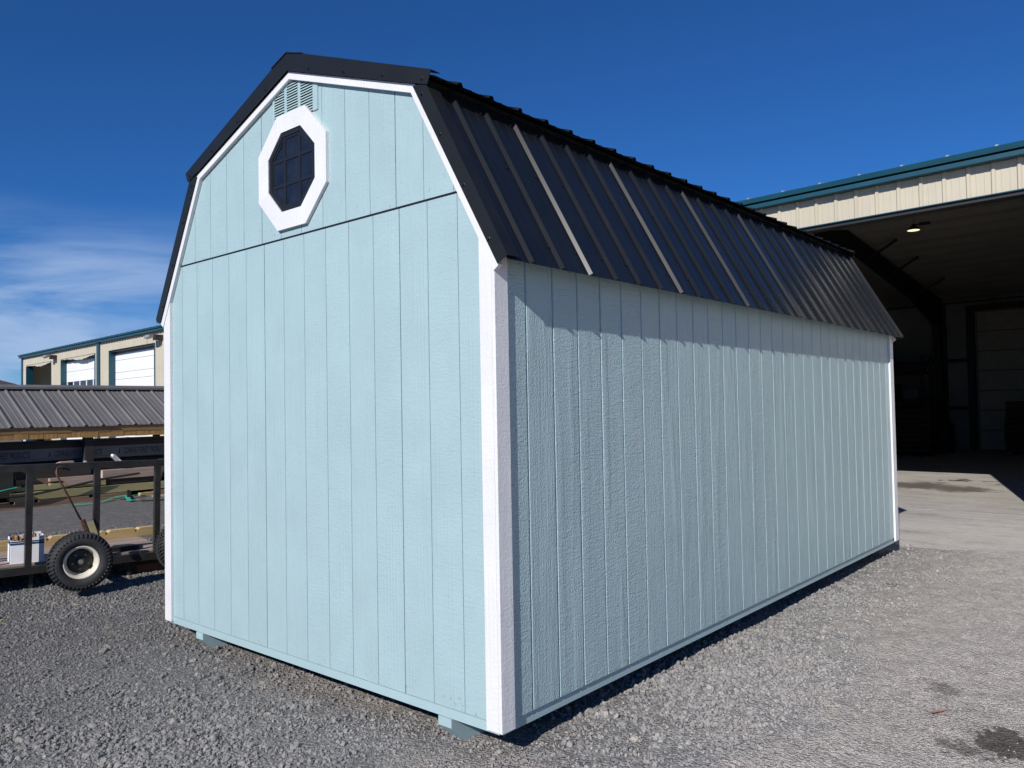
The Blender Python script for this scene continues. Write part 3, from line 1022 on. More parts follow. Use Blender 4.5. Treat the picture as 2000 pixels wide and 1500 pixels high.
def vclip(pl):
    pl = clip_poly(pl, -(lu_i[0][1] - lu_i[1][1]) / (lu_i[0][0] - lu_i[1][0]), 1, lu_i[0][1] - lu_i[0][0] * (lu_i[0][1] - lu_i[1][1]) / (lu_i[0][0] - lu_i[1][0]) + 0.02)
    k = (lu_i[0][1] - lu_i[1][1]) / (lu_i[0][0] - lu_i[1][0])
    pl = clip_poly(pl, k, 1, lu_i[0][1] + k * (mir(lu_i[0][0])) + 0.02)
    return pl


cols = [(-1.715, -1.612), (-1.588, -1.478), (-1.452, -1.335)]
frame_x = [VX0] + [v for c_ in cols for v in c_] + [VX1]
for a_, b_ in zip(frame_x[0::2], frame_x[1::2]):
    pl = vclip([(a_, VZ0), (b_, VZ0), (b_, VZ1), (a_, VZ1)])
    vent.prism([(x, -0.007, z) for x, z in pl], (0, 0.0065, 0))
vent_o = obj('gable_vent', vent, M['skirt'], shed, so)
slats = MB()
cav = MB()
for a_, b_ in cols:
    pl = vclip([(a_, VZ0), (b_, VZ0), (b_, VZ1), (a_, VZ1)])
    cav.prism([(x, -0.0012, z) for x, z in pl], (0, 0.0008, 0))
    z = VZ0 + 0.004
    while z < VZ1:
        zz = z
        mid = (a_ + b_) / 2
        if zz < lu_i[0][1] - lu_i[0][0] * (lu_i[0][1] - lu_i[1][1]) / (lu_i[0][0] - lu_i[1][0]) + a_ * (lu_i[0][1] - lu_i[1][1]) / (lu_i[0][0] - lu_i[1][0]) + 9:
            sg = random.uniform(-0.0006, 0.0006)
            zt = min(3.309 - abs(a_ - CX) * 0.355, 3.309 - abs(b_ - CX) * 0.355) + 0.03
            if zz < zt:
                slats.prism([(a_ - 0.001, -0.0095, zz + sg), (a_ - 0.001, -0.0085, zz - 0.0004 + sg), (a_ - 0.001, -0.002, zz + 0.0098 + sg), (a_ - 0.001, -0.003, zz + 0.0112 + sg)], (b_ - a_ + 0.002, 0, 0))
        z += 0.0155
obj('vent_opening', cav, M['dark'], vent_o, so)
tag(obj('louver_slats', slats, M['skirt'], vent_o, so), kind='stuff')

# ------------------------------------------------------------------ the long metal building
bld = thing('metal_building', 'long beige steel building with teal eaves and roll-up doors behind the shed', 'building', (BO.x, BO.y, GZ), (0, 0, BT))
bo = (0, 0, -GZ)
B0, B1 = -46.95, 12.0
D = 14.75
EAVE = 4.60
d1, d2, d3, dh = (-46.1, -41.7), (-40.17, -35.41), (-33.6, -28.72), (-3.75, 0.245)
more = [(-26.0, -21.2), (-18.2, -13.4), (-10.6, -5.8)]
HEAD = 4.165


def rpanel(x0, x1):
    pr = []
    k0 = math.ceil((x0 - 0.035 - 0.1) / 0.3048)
    pts_ = [(x0, 0.0)]
    k = k0
    while k * 0.3048 + 0.1 < x1 + 0.035:
        c_ = k * 0.3048 + 0.1
        for t, h in ((-0.035, 0), (-0.016, 0.028), (0.016, 0.028), (0.035, 0)):
            if x0 < c_ + t < x1:
                pts_.append((c_ + t, h))
        for f_ in (0.1016, 0.2032):
            for t, h in ((-0.012, 0), (-0.007, 0.004), (0.007, 0.004), (0.012, 0)):
                if x0 < c_ + f_ + t < x1:
                    pts_.append((c_ + f_ + t, h))
        k += 1
    pts_.append((x1, 0.0))
    return sorted(pts_, key=lambda t: t[0])


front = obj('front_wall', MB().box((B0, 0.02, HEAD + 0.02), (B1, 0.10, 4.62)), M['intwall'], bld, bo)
doors = [d1, d2, d3] + more + [dh]


def wall_piece(x0, x1, z0, z1):
    n = max(1, round((x1 - x0) / 0.9144))
    for i in range(n):
        a_, b_ = x0 + (x1 - x0) * i / n, x0 + (x1 - x0) * (i + 1) / n
        obj('wall_panel', MB().sheet(rpanel(a_, b_), (0, 0.0, z0), (1, 0, 0), (0, 0, z1 - z0), (0, -1, 0)), M['beige'], front, bo)


edges_ = [B0] + [v for d in doors for v in d] + [B1]
for i, (a_, b_) in enumerate(zip(edges_[:-1], edges_[1:])):
    if i % 2 == 0:
        wall_piece(a_, b_, GZ + 0.03, HEAD)
        obj('wall_backing', MB().box((a_, 0.02, GZ + 0.03), (b_, 0.10, HEAD + 0.019)), M['intwall'], front, bo)
wall_piece(B0, B1, HEAD + 0.0005, EAVE)
# dented, torn header flashing over the two damaged doors
for (a_, b_), dmg in ((d1, 1), (d2, 1), (d3, 0), (more[0], 0), (more[1], 0), (more[2], 0), (dh, 0)):
    dj = obj('doorway', MB().box((a_ - 0.03, -0.034, GZ + 0.03), (a_ + 0.012, 0.02, HEAD)).box((b_ - 0.012, -0.034, GZ + 0.03), (b_ + 0.03, 0.02, HEAD)), M['teal'], bld, bo)
    obj('jamb', MB().box((a_ - 0.02, 0.0205, GZ + 0.03), (a_ + 0.012, 0.30, HEAD)), M['teal'], dj, bo)
    obj('jamb', MB().box((b_ - 0.012, 0.0205, GZ + 0.03), (b_ + 0.02, 0.30, HEAD)), M['teal'], dj, bo)
    obj('header_trim', MB().box((a_ - 0.03, -0.034, HEAD - 0.004), (b_ + 0.03, 0.0, HEAD + 0.010)), M['teal'], dj, bo)
    obj('lintel', MB().box((a_ + 0.0125, 0.0005, HEAD - 0.058), (b_ - 0.0125, 0.225, HEAD - 0.005)), M['frame'], dj, bo)  # underside of the teal header, its shade put in as the dark frame colour
    if dmg:
        nseg = 26
        xs2 = np.linspace(a_ + 0.03, b_ - 0.03, nseg)
        sagc = 0.60
        pts_ = []
        low = [(x, HEAD - 0.03 - 0.13 * math.exp(-(((x - a_) / (b_ - a_) - sagc) / 0.22) ** 2) - random.uniform(0, 0.035)) for x in xs2]
        for x, z in low:
            pts_.append((x, -0.03 - 0.02 * random.random(), z))
        upz = [(x, -0.031, HEAD - 0.012) for x, _ in low]
        vs_ = pts_ + upz
        obj('torn_flashing', MB().add(vs_, [(i, i + 1, nseg + i + 1, nseg + i) for i in range(nseg - 1)]), M['beige'], dj, bo)
# eave: gutter below, roof edge trim above
obj('gutter', MB().box((B0 - 0.1, -0.165, 4.602), (B1, 0.0, 4.664)), M['teal'], bld, bo)
obj('gutter', MB().prism([(B0 - 0.12, -0.135, 4.690), (B0 - 0.12, -0.19, 4.690), (B0 - 0.12, -0.205, 4.755), (B0 - 0.12, -0.19, 4.767), (B0 - 0.12, 0.05, 4.767), (B0 - 0.12, 0.05, 4.690)], (B1 - B0, 0, 0)), M['teal'], bld, bo)
obj('gutter_back', MB().box((B0 - 0.08, -0.095, 4.6645), (B1, 0.02, 4.6895)), M['frame'], bld, bo)
# stepped splice where the roof edge trim overlaps
obj('trim_splice', MB().prism([(-2.0, -0.1915, 4.690), (-2.0, -0.2075, 4.755), (-2.0, -0.1925, 4.7705), (-2.0, -0.10, 4.7705), (-2.0, -0.10, 4.768), (-2.0, -0.19, 4.768)], (14.0, 0, 0)), M['teal'], bld, bo)
obj('corner_trim', MB().box((B0 - 0.06, -0.05, GZ + 0.03), (B0 + 0.16, 0.12, 4.60)), M['teal'], bld, bo)
for px in (-34.95, -27.3, -19.7, -12.1):
    obj('pilaster', MB().box((px, -0.10, GZ + 0.03), (px + 0.28, 0.0, 4.6)), M['teal'], bld, bo)
# roof: eave to ridge and back
RIDGE = 5.85
for sgn in (0, 1):
    ya, yb = (-0.15, D / 2) if sgn == 0 else (D + 0.15, D / 2)
    pl = MB().prism([(B0 - 0.1, ya, 4.7705), (B0 - 0.1, yb, RIDGE + 0.05), (B0 - 0.1, yb, RIDGE + 0.01), (B0 - 0.1, ya, 4.7685 if sgn == 0 else 4.73)], (B1 - B0 + 0.1, 0, 0))
    rib_n = int((B1 - B0) / 0.6)
    sl_ = (RIDGE - 4.77) / (D / 2 + 0.15)
    for i in range(rib_n):
        x = B0 + i * 0.6
        pl.prism([(x, ya, 4.771), (x + 0.05, ya, 4.771), (x + 0.04, ya, 4.800), (x + 0.01, ya, 4.800)], (0, yb - ya, RIDGE + 0.05 - 4.771))
    obj('roof', pl, M['roofgalv'], bld, bo)
# ceiling liner panels under the purlins (visible bays) and rear, end walls
for i in range(12):
    for sgn in (0, 1):
        y0, y1 = (i * D / 24, (i + 1) * D / 24) if sgn == 0 else (D - i * D / 24, D - (i + 1) * D / 24)
        z0, z1 = 4.55 + (5.62 - 4.55) * i / 12, 4.55 + (5.62 - 4.55) * (i + 1) / 12
        sag = 0.012 + 0.01 * random.random()
        obj('ceiling_panel', MB().add([(-27, y0, z0), (-27, (y0 + y1) / 2, (z0 + z1) / 2 - sag), (-27, y1, z1), (B1, y0, z0), (B1, (y0 + y1) / 2, (z0 + z1) / 2 - sag), (B1, y1, z1)], [(0, 1, 4, 3), (1, 2, 5, 4)]), M['liner'], bld, bo)
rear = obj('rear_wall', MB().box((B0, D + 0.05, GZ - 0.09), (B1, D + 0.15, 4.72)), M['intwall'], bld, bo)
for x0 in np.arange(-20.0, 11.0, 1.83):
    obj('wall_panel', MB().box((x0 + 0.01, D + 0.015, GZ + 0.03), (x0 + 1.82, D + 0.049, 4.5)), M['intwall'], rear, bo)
for z in (1.1, 2.55):
    obj('girt', MB().box((-20, D - 0.17, z), (-4.32, D + 0.0145, z + 0.10)), M['frame'], rear, bo)
for xe in (B0, B1 - 0.1):
    obj('end_wall', MB().prism([(xe, 0.101, GZ + 0.02), (xe, D + 0.049, GZ + 0.02), (xe, D + 0.049, 4.7), (xe, D / 2, 5.80), (xe, 0.101, 4.7)], (0.1, 0, 0)), M['beige'], bld, bo)
obj('partition', MB().prism([(-27.1, 0.101, GZ + 0.03), (-27.1, D + 0.014, GZ + 0.03), (-27.1, D + 0.014, 4.5), (-27.1, D / 2, 5.6), (-27.1, 0.101, 4.5)], (0.1, 0, 0)), M['beige'], bld, bo)
# overhead door in the rear wall of the open bay
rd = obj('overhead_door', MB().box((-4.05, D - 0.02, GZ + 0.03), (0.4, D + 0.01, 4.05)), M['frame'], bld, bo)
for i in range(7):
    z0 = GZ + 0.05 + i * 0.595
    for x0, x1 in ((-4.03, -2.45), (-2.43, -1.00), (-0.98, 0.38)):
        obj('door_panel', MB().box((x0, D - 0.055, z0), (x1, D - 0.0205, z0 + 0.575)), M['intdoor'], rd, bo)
obj('door_frame', MB().box((-4.30, D - 0.16, GZ + 0.03), (-4.10, D - 0.0, 4.25)).box((-4.099, D - 0.16, 4.08), (0.7, D - 0.0, 4.25)), M['frame'], bld, bo)
# rigid frames
for fx in (-20.2, -12.6, -4.98, 2.64, 10.26):
    fr = obj('rigid_frame', MB().box((fx - 0.10, D - 0.10, GZ + 0.03), (fx + 0.10, D + 0.0, 4.4)), M['frame'], bld, bo)
    t = 0.02
    for m_ in (0, 1):
        fy = (lambda y: y) if m_ == 0 else (lambda y: D - y)
        col_ = [(D - 0.10, GZ + 0.03), (D - 0.42, GZ + 0.03), (D - 0.78, 3.72), (D - 0.10, 3.72)]
        if m_ == 1:
            col_ = [(y - 0.10, z) for y, z in col_]
        mb = MB().prism([(fx - 0.006, fy(y), z) for y, z in col_], (0.012, 0, 0))
        mb.bar((fx, fy(col_[1][0]), GZ + 0.03), (fx, fy(col_[2][0]), 3.72), 0.2, 0.014, (0, 1, 0))
        obj('column', mb, M['frame'], fr, bo)
        raf = [(D - 0.10, 3.721), (D - 0.78, 3.721), (D - 2.6, 4.30), (D / 2, 5.18), (D / 2, 5.60), (D - 0.10, 4.53)]
        if m_ == 1:
            raf = [(y - 0.10 if y > D - 1 else y, z) for y, z in raf]
        mb = MB().prism([(fx - 0.006, fy(y), z) for y, z in raf], (0.012, 0, 0))
        for p_, q_ in ((raf[1], raf[2]), (raf[2], raf[3])):
            mb.bar((fx, fy(p_[0]), p_[1]), (fx, fy(q_[0]), q_[1]), 0.2, 0.014, (0, 0.2, 1))
        obj('rafter', mb, M['frame'], fr, bo)
    for yb in (D - 2.4, D - 4.6, D - 6.2):
        zc = 4.55 + (5.62 - 4.55) * (D - yb) / (D / 2)
        mb = MB().bar((fx, yb, zc - 0.42), (fx + 0.75, yb, zc - 0.03), 0.05, 0.05)
        obj('fly_brace', mb, M['frame'], fr, bo)
obj('conduit', MB().tube([(-26, D - 0.35, 4.35), (B1 - 0.2, D - 0.35, 4.35)], 0.025, 6), M['frame'], bld, bo)

# white roll-up doors at the far end, set back in their jambs
for (a_, b_), zb, nwin in ((d2, 2.98, True), (d3, GZ + 0.04, False), (more[0], GZ + 0.04, False), (more[1], GZ + 0.04, False), (more[2], GZ + 0.04, False)):
    od = obj('overhead_door', MB().box((a_ + 0.013, 0.275, GZ + 0.04), (b_ - 0.013, 0.298, HEAD - 0.06)), M['lightbox'], bld, bo)
    ztop = HEAD - 0.12
    z = ztop
    kk = 0
    while z > GZ + 0.25:
        hs = (0.50 if nwin else (0.30, 0.52)[kk % 2])
        kk += 1
        z0 = max(z - hs, GZ + 0.04)
        if nwin and z0 < 3.0:
            break
        obj('door_section', MB().prism([(a_ + 0.02, 0.230, z0 + 0.006), (a_ + 0.02, 0.230, z - 0.03), (a_ + 0.02, 0.245, z - 0.008), (a_ + 0.02, 0.274, z - 0.008), (a_ + 0.02, 0.274, z0 + 0.006)], (b_ - a_ - 0.04, 0, 0)), M['door'], od, bo)
        z = z0
    if nwin:
        n = 5
        wz0, wz1 = z - hs, z
        for i in range(n + 1):
            x = a_ + 0.02 + (b_ - a_ - 0.14) * i / n
            obj('window_bar', MB().box((x, 0.235, wz0 + 0.05), (x + 0.10, 0.274, wz1)), M['door'], od, bo)
        for i in range(n):
            x = a_ + 0.12 + (b_ - a_ - 0.14) * i / n
            obj('pane', MB().box((x + 0.001, 0.255, wz0 + 0.05), (x + (b_ - a_ - 0.14) / n - 0.101, 0.267, wz1 - 0.001)), M['glass'], od, bo)
        obj('door_section', MB().box((a_ + 0.02, 0.230, GZ + 0.05), (b_ - 0.02, 0.274, wz0 + 0.049)), M['door'], od, bo)
# wall lights
for lx in (-41.1, -28.2):
    wl_ = obj('wall_light', MB().box((lx + 0.05, -0.30, 4.22), (lx + 0.30, -0.03, 4.42)), M['bronze'], bld, bo)
    obj('light_head', MB().prism([(lx - 0.25, -0.42, 4.27), (lx - 0.25, -0.52, 4.31), (lx - 0.25, -0.48, 4.42), (lx - 0.25, -0.305, 4.44), (lx - 0.25, -0.305, 4.34)], (0.42, 0, 0)), M['lightbox'], wl_, bo)

# things inside the open bay
lamp_p = bw(-2.93, 5.55, 0)
lampz = 4.98
lamp = thing('high_bay_lamp', 'lit round lamp hanging under the ceiling of the open building', 'lamp', (lamp_p[0], lamp_p[1], lampz))
obj('lamp_housing', MB().lathe([(0.0, 0.075), (0.06, 0.075), (0.10, 0.05), (0.125, 0.03), (0.13, 0.0), (0.12, 0.0)], (0, 0, 0), (0, 0, 1), 24, False), M['frame'], lamp, smooth=True)
obj('lens', MB().lathe([(0.0, 0.0), (0.119, 0.004), (0.119, 0.012), (0.0, 0.014)], (0, 0, -0.006), (0, 0, 1), 24, False), M['lens'], lamp)
obj('hanger', MB().box((-0.03, -0.02, 0.0755), (0.05, 0.02, 0.13)).box((-0.004, -0.004, 0.1305), (0.004, 0.004, 0.46)).box((0.0505, -0.01, 0.10), (0.12, 0.01, 0.12)).box((0.1205, -0.03, 0.085), (0.32, 0.03, 0.14)), M['frame'], lamp)


def place(lx, ly):
    p = bw(lx, ly, GZ + 0.0)
    return p


# storage rack in the dark by the rear wall
rack = thing('storage_rack', 'dark shelving rack loaded with parts along the rear wall of the open bay', 'rack', place(-8.0, 13.0), (0, 0, BT))
for x in (0, 1.45, 2.9):
    for y in (0, 0.8):
        obj('upright', MB().box((x - 0.04, y - 0.04, 0), (x + 0.04, y + 0.04, 2.9)), M['frame'], rack)
for z in (0.75, 1.55, 2.35):
    obj('shelf', MB().box((-0.04, -0.05, z), (2.94, 0.85, z + 0.06)), M['crate'], rack)
k_ = 0
for x, z, w_, h_, mt, lab in ((2.2, 0.81, 0.5, 0.36, 'wrap', 'small pale box on the lowest shelf of the dark rack'),
                              (2.3, 1.61, 0.42, 0.30, 'wrap', 'grey box on the middle shelf of the dark rack'),
                              (1.2, 1.61, 0.9, 0.42, 'crate', 'wide brown box on the middle shelf of the dark rack'),
                              (1.4, 2.41, 1.4, 0.28, 'crate', 'long brown bundle on the top shelf of the dark rack')):
    p = Vector(place(-8.0, 13.0)) + BX * x + BY * 0.2 + Vector((0, 0, z))
    t = thing('storage_box', lab, 'box', p, (0, 0, BT), 'boxes on the dark rack')
    obj('box_body', MB().box((0, 0, 0), (w_, 0.4, h_)), M[mt], t)
    obj('lid', MB().box((-0.01, -0.01, h_ + 0.001), (w_ + 0.01, 0.41, h_ + 0.035)), M['frame'], t)
for lx, ly, w_, d_, h_, lab in ((-7.3, 11.6, 2.8, 1.0, 1.35, 'large dark brown plywood stack in front of the shelving rack'),
                                (-3.05, 13.2, 1.6, 0.9, 1.50, 'tall dark brown plywood stack in front of the overhead door')):
    t = thing('plywood_stack', lab, 'plywood stack', place(lx, ly), (0, 0, BT))
    n = 9
    for i in range(n):
        z = 0.1 + (h_ - 0.1) * i / n
        jx, jy = random.uniform(-0.03, 0.03), random.uniform(-0.03, 0.03)
        obj('sheet', MB().box((jx, jy, z), (w_ + jx, d_ + jy, z + (h_ - 0.1) / n - 0.012)), M['crate'], t)
    for x in (0.1, w_ / 2 - 0.05, w_ - 0.2):
        obj('runner', MB().box((x, 0, 0), (x + 0.1, d_, 0.099)), M['frame'], t)
t = thing('waste_drum', 'black drum standing between the rack and the rear overhead door', 'drum', place(-4.72, 13.6))
obj('drum_body', MB().lathe([(0.0, 0.0), (0.28, 0.0), (0.29, 0.03), (0.28, 0.06), (0.28, 0.42), (0.295, 0.44), (0.28, 0.46), (0.28, 0.84), (0.29, 0.87), (0.0, 0.87)], (0, 0, 0), (0, 0, 1), 20, False), M['frame'], t)

# ------------------------------------------------------------------ lumber rack shed on the left
LX = -13.3
RACK0, RACK1 = -1.6, 7.6
lr = thing('lumber_rack', 'low open lumber shed with charcoal ribbed metal roof', 'lumber shed', (-14.2, 3.0, GZ))
lo = (14.2, -3.0, -GZ)
ridge_x, ridge_z = -14.72, 1.955
ev = Vector((LX + 0.012, 0, 1.205))
dr_ = Vector((ridge_x, 0, ridge_z)) - ev
lr_len = dr_.length
dr_.normalize()
nr = Vector((dr_.z, 0, -dr_.x))
deck_ = obj('roof', MB().prism([tuple(ev - nr * 0.03 + dr_ * 0.05), tuple(ev - nr * 0.004 + dr_ * 0.05), tuple(ev + dr_ * lr_len - nr * 0.004), tuple(ev + dr_ * lr_len - nr * 0.03)], (0, 1, 0)), M['darkwood'], lr, lo)
# stretch the deck along the rack
deck_.data.clear_geometry()
mbd = MB().prism([tuple(ev - nr * 0.03 + dr_ * 0.05 + Vector((0, RACK0 + 0.02, 0))), tuple(ev - nr * 0.004 + dr_ * 0.05 + Vector((0, RACK0 + 0.02, 0))), tuple(ev + dr_ * lr_len - nr * 0.004 + Vector((0, RACK0 + 0.02, 0))), tuple(ev + dr_ * lr_len - nr * 0.03 + Vector((0, RACK0 + 0.02, 0)))], (0, RACK1 - RACK0 - 0.04, 0))
deck_.data.from_pydata([(x + lo[0], y + lo[1], z + lo[2]) for x, y, z in mbd.v], [], mbd.f)
y = RACK0
PW = 0.915
while y < RACK1 - 0.01:
    pr = [(0.0, 0.0)]
    for k in range(3):
        c_ = 0.05 + k * 0.305
        pr += [(c_ - 0.026, 0), (c_ - 0.013, 0.030), (c_ + 0.013, 0.030), (c_ + 0.026, 0)]
        for f_ in (0.10, 0.20):
            pr += [(c_ + f_ - 0.015, 0), (c_ + f_ - 0.008, 0.006), (c_ + f_ + 0.008, 0.006), (c_ + f_ + 0.015, 0)]
    pr.append((PW, 0.0))
    ext = random.uniform(-0.018, 0.018)
    mb = MB().sheet(sorted(pr), ev + Vector((0, y, 0)) - dr_ * (0.02 + ext), (0, 1, 0), dr_ * (lr_len + 0.02 + ext), nr)
    # rolled, slightly torn eave lip
    lip = [(t, h - 0.012 - 0.010 * random.random()) for t, h in sorted(pr)]
    obj('roof_panel', mb, M['slate'], deck_, lo)
    y += PW
back = Vector((ridge_x, 0, ridge_z))
obj('ridge_cap', MB().prism([(ridge_x + 0.16, RACK0, ridge_z - 0.035), (ridge_x + 0.16, RACK0, ridge_z + 0.005), (ridge_x, RACK0, ridge_z + 0.055), (ridge_x - 0.16, RACK0, ridge_z - 0.03), (ridge_x - 0.16, RACK0, ridge_z - 0.05), (ridge_x, RACK0, ridge_z + 0.03)], (0, RACK1 - RACK0, 0)), M['slate'], lr, lo)
obj('rear_roof', MB().prism([(ridge_x, RACK0, ridge_z), (ridge_x - 1.3, RACK0, 1.40), (ridge_x - 1.3, RACK0, 1.37), (ridge_x, RACK0, ridge_z - 0.03)], (0, RACK1 - RACK0, 0)), M['slate'], lr, lo)
# eave board and the row of short blocks under it
y = RACK0
while y < RACK1 - 0.1:
    ln = 2.44
    obj('fascia_board', MB().box((LX - 0.035, y, 1.085), (LX + 0.005, min(y + ln - 0.004, RACK1), 1.203)), M['fasciawood'], lr, lo)
    y += ln
y = RACK0
while y < RACK1 - 0.1:
    wdt = 0.235
    obj('fascia_block', MB().box((LX - 0.060 + random.uniform(-0.003, 0.003), y + 0.0045, 0.985 + random.uniform(-0.004, 0.004)), (LX + 0.001 + random.uniform(-0.004, 0.003), y + wdt - 0.0035, 1.084)), M['blockwood'], lr, lo)
    y += wdt
for yp in (-1.4, 0.95, 3.36, 5.8, 7.4):
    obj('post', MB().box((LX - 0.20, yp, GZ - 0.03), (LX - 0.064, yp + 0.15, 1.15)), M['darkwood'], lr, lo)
    obj('post', MB().box((ridge_x - 1.2, yp, GZ - 0.03), (ridge_x - 1.08, yp + 0.12, 1.40)), M['darkwood'], lr, lo)
    obj('rafter', MB().prism([(LX - 0.065, yp + 0.16, 1.10), (ridge_x + 0.0, yp + 0.16, 1.87), (ridge_x + 0.0, yp + 0.16, 1.75), (LX - 0.065, yp + 0.16, 0.986)], (0, 0.04, 0)), M['darkwood'], lr, lo)
for z in (0.60, 0.20):
    obj('bearer', MB().box((LX - 1.6, RACK0, z - 0.05), (LX - 0.22, RACK0 + 0.1, z)), M['darkwood'], lr, lo)
    for yp in (0.9, 3.30, 5.75):
        obj('bearer', MB().box((LX - 1.6, yp - 0.06, z - 0.05), (LX - 0.205, yp + 0.06, z)), M['darkwood'], lr, lo)


# printed wrapped lumber packs inside
def lettering(body, x, y, z, size, parent, off, width):
    cu = bpy.data.curves.new('lettering', 'FONT')
    cu.body = body
    cu.size = size
    cu.extrude = 0.0008
    cu.offset = size * 0.014
    cu.space_character = 1.02
    cu.materials.append(M['ink'])
    o = bpy.data.objects.new('lettering', cu)
    COL.objects.link(o)
    me_ = bpy.data.meshes.new_from_object(o.evaluated_get(bpy.context.evaluated_depsgraph_get()))
    bpy.data.objects.remove(o)
    o = bpy.data.objects.new('lettering', me_)
    COL.objects.link(o)
    o.parent = parent
    o.rotation_euler = (R(90), 0, R(90))
    o.scale = (width / max(v.co.x for v in me_.vertices), 1.0, 1.0)
    o.location = (x + off[0], y + off[1], z + off[2])
    return o


packx = LX - 0.24
t = thing('lumber_pack', 'long lumber pack in grey printed wrap on the rack under the metal roof', 'lumber pack', (packx, 3.0, 0.62))
po = (-packx, -3.0, -0.62)
obj('wrap', MB().box((packx - 1.1, -1.5, 0.585), (packx, 7.5, 0.80)), M['wrap'], t, po)
for j in range(8):
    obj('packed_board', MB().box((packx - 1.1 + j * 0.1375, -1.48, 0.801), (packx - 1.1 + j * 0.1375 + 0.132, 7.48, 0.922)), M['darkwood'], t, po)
for k in range(6):
    ys = 0.414 + 1.24 * k
    lettering('CONRAD FOREST PRODUCTS', packx + 0.0008, ys, 0.645, 0.158, t, po, 0.84)
    em = MB()
    for q in range(3):
        em.prism([(packx + 0.0004, ys - 0.105 + 0.008 * q, 0.645 + 0.030 * q), (packx + 0.0004, ys - 0.055 - 0.006 * q, 0.645 + 0.030 * q + 0.012), (packx + 0.0004, ys - 0.080, 0.645 + 0.030 * q + 0.05)], (0.0012, 0, 0))
    obj('emblem', em, M['ink'], t, po)
obj('print_line', MB().box((packx + 0.0003, -1.45, 0.615), (packx + 0.0015, 7.45, 0.621)), M['ink'], t, po)
t = thing('lumber_stack', 'dark solid stack of lumber deep inside the rack behind the loose timbers', 'lumber stack', (-14.2, 3.0, GZ))
for i in range(5):
    for j in range(6):
        obj('beam', MB().box((-14.70 + j * 0.168, RACK0 + 0.1 + random.uniform(0, 0.2), GZ + 0.02 + i * 0.135), (-14.54 + j * 0.168, RACK1 - 0.1 - random.uniform(0, 0.2), GZ + 0.148 + i * 0.135)), M['darkwood'], t, lo)


# loose timbers stacked under the packs; each one is a thing
def timber(y0, y1, x0, x1, z0, z1, mat, label, end=None, notches=(), yaw=0.0, cut=0.0):
    t = thing('timber', label, 'timber', ((x0 + x1) / 2, (y0 + y1) / 2, z0), (0, 0, yaw), 'timbers stacked on the lumber rack')
    cx_, cy_ = (x0 + x1) / 2, (y0 + y1) / 2
    pts_ = [(y0 - cy_ + cut, 0), (y1 - cy_, 0), (y1 - cy_, z1 - z0)]
    for n0, n1 in sorted(notches, reverse=True):
        dp = (z1 - z0) * 0.3
        pts_ += [(n1 - cy_, z1 - z0), (n1 - cy_, z1 - z0 - dp), (n0 - cy_, z1 - z0 - dp), (n0 - cy_, z1 - z0)]
    pts_ += [(y0 - cy_, z1 - z0)]
    obj('beam', MB().prism([(x0 - cx_, yy_, zz_) for yy_, zz_ in pts_], (x1 - x0, 0, 0)), M[mat], t)
    if end:
        obj('end_face', MB().box((x0 - cx_ + 0.002, y0 - cy_ - 0.004, 0.002), (x1 - cx_ - 0.002, y0 - cy_ - 0.0005, z1 - z0 - 0.002)), M[end], t)
    return t


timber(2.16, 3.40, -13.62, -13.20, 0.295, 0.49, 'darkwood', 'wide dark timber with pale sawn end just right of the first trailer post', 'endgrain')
timber(2.16, 4.3, -13.5, -13.16, 0.197, 0.290, 'brownwood', 'brown board lying under the dark timber with the pale end', 'endgrain')
timber(2.66, 3.46, -13.155, -13.06, 0.232, 0.285, 'greywood', 'thin tan board with a pointed end behind the hooked rod')
timber(2.86, 3.44, -13.15, -13.02, 0.140, 0.228, 'greywood', 'short pinkish board with slanted end behind the hooked rod', cut=0.12)
timber(3.55, 4.62, -13.26, -13.05, 0.195, 0.365, 'greywood', 'pinkish brown beam between the second and third trailer posts', 'endgrain')
timber(3.52, 4.66, -13.50, -13.08, 0.100, 0.190, 'darkwood', 'dark board directly below the pinkish brown beam')
timber(2.02, 3.6, -13.24, -13.04, 0.098, 0.195, 'treated', 'notched greenish treated timber, upper of the two on the left', notches=[(2.20, 2.26), (2.60, 2.66), (3.05, 3.11)])
timber(2.00, 7.2, -13.16, -12.96, -0.050, 0.078, 'treated', 'long greenish treated timber with nail marks above the brown base timbers', yaw=R(0.6))
timber(1.2, 4.00, -13.2, -12.90, -0.190, -0.062, 'brownwood', 'brown base timber with a notched top lying on the gravel at left', notches=[(1.98, 2.06), (2.36, 2.43), (3.25, 3.33)])
timber(4.45, 7.0, -13.2, -12.92, -0.185, -0.075, 'brownwood', 'brown base timber lying on the gravel beside the shed corner')
timber(-1.3, 2.05, -13.6, -12.95, 0.02, 0.56, 'darkwood', 'dark stacked timber block at the left edge behind the trailer')
timber(4.8, 7.3, -13.55, -13.1, 0.10, 0.50, 'darkwood', 'dark timber block on the rack hidden mostly behind the shed corner')
# little offcuts on the gravel by the rack
for x, y, w_, h_, rz, lab in ((-12.86, 4.28, 0.30, 0.075, 0.1, 'pale pine offcut lying on the gravel by the green strapping'),
                              (-12.62, 4.42, 0.28, 0.03, -0.2, 'thin tan offcut lying flat in front of the brown base timber'),
                              (-12.75, 4.02, 0.22, 0.03, 0.3, 'small weathered offcut lying beside the green strapping')):
    t = thing('wood_offcut', lab, 'offcut', (x, y, float(ground_z(x, y))), (0, 0, rz), 'wood offcuts')
    obj('offcut_body', MB().prism([(-0.05, -w_ / 2, 0), (0.05, -w_ / 2, 0), (0.045, -w_ / 2, h_), (-0.045, -w_ / 2, h_)], (0, w_, 0)), M['pine'] if h_ > 0.05 else M['greywood'], t)
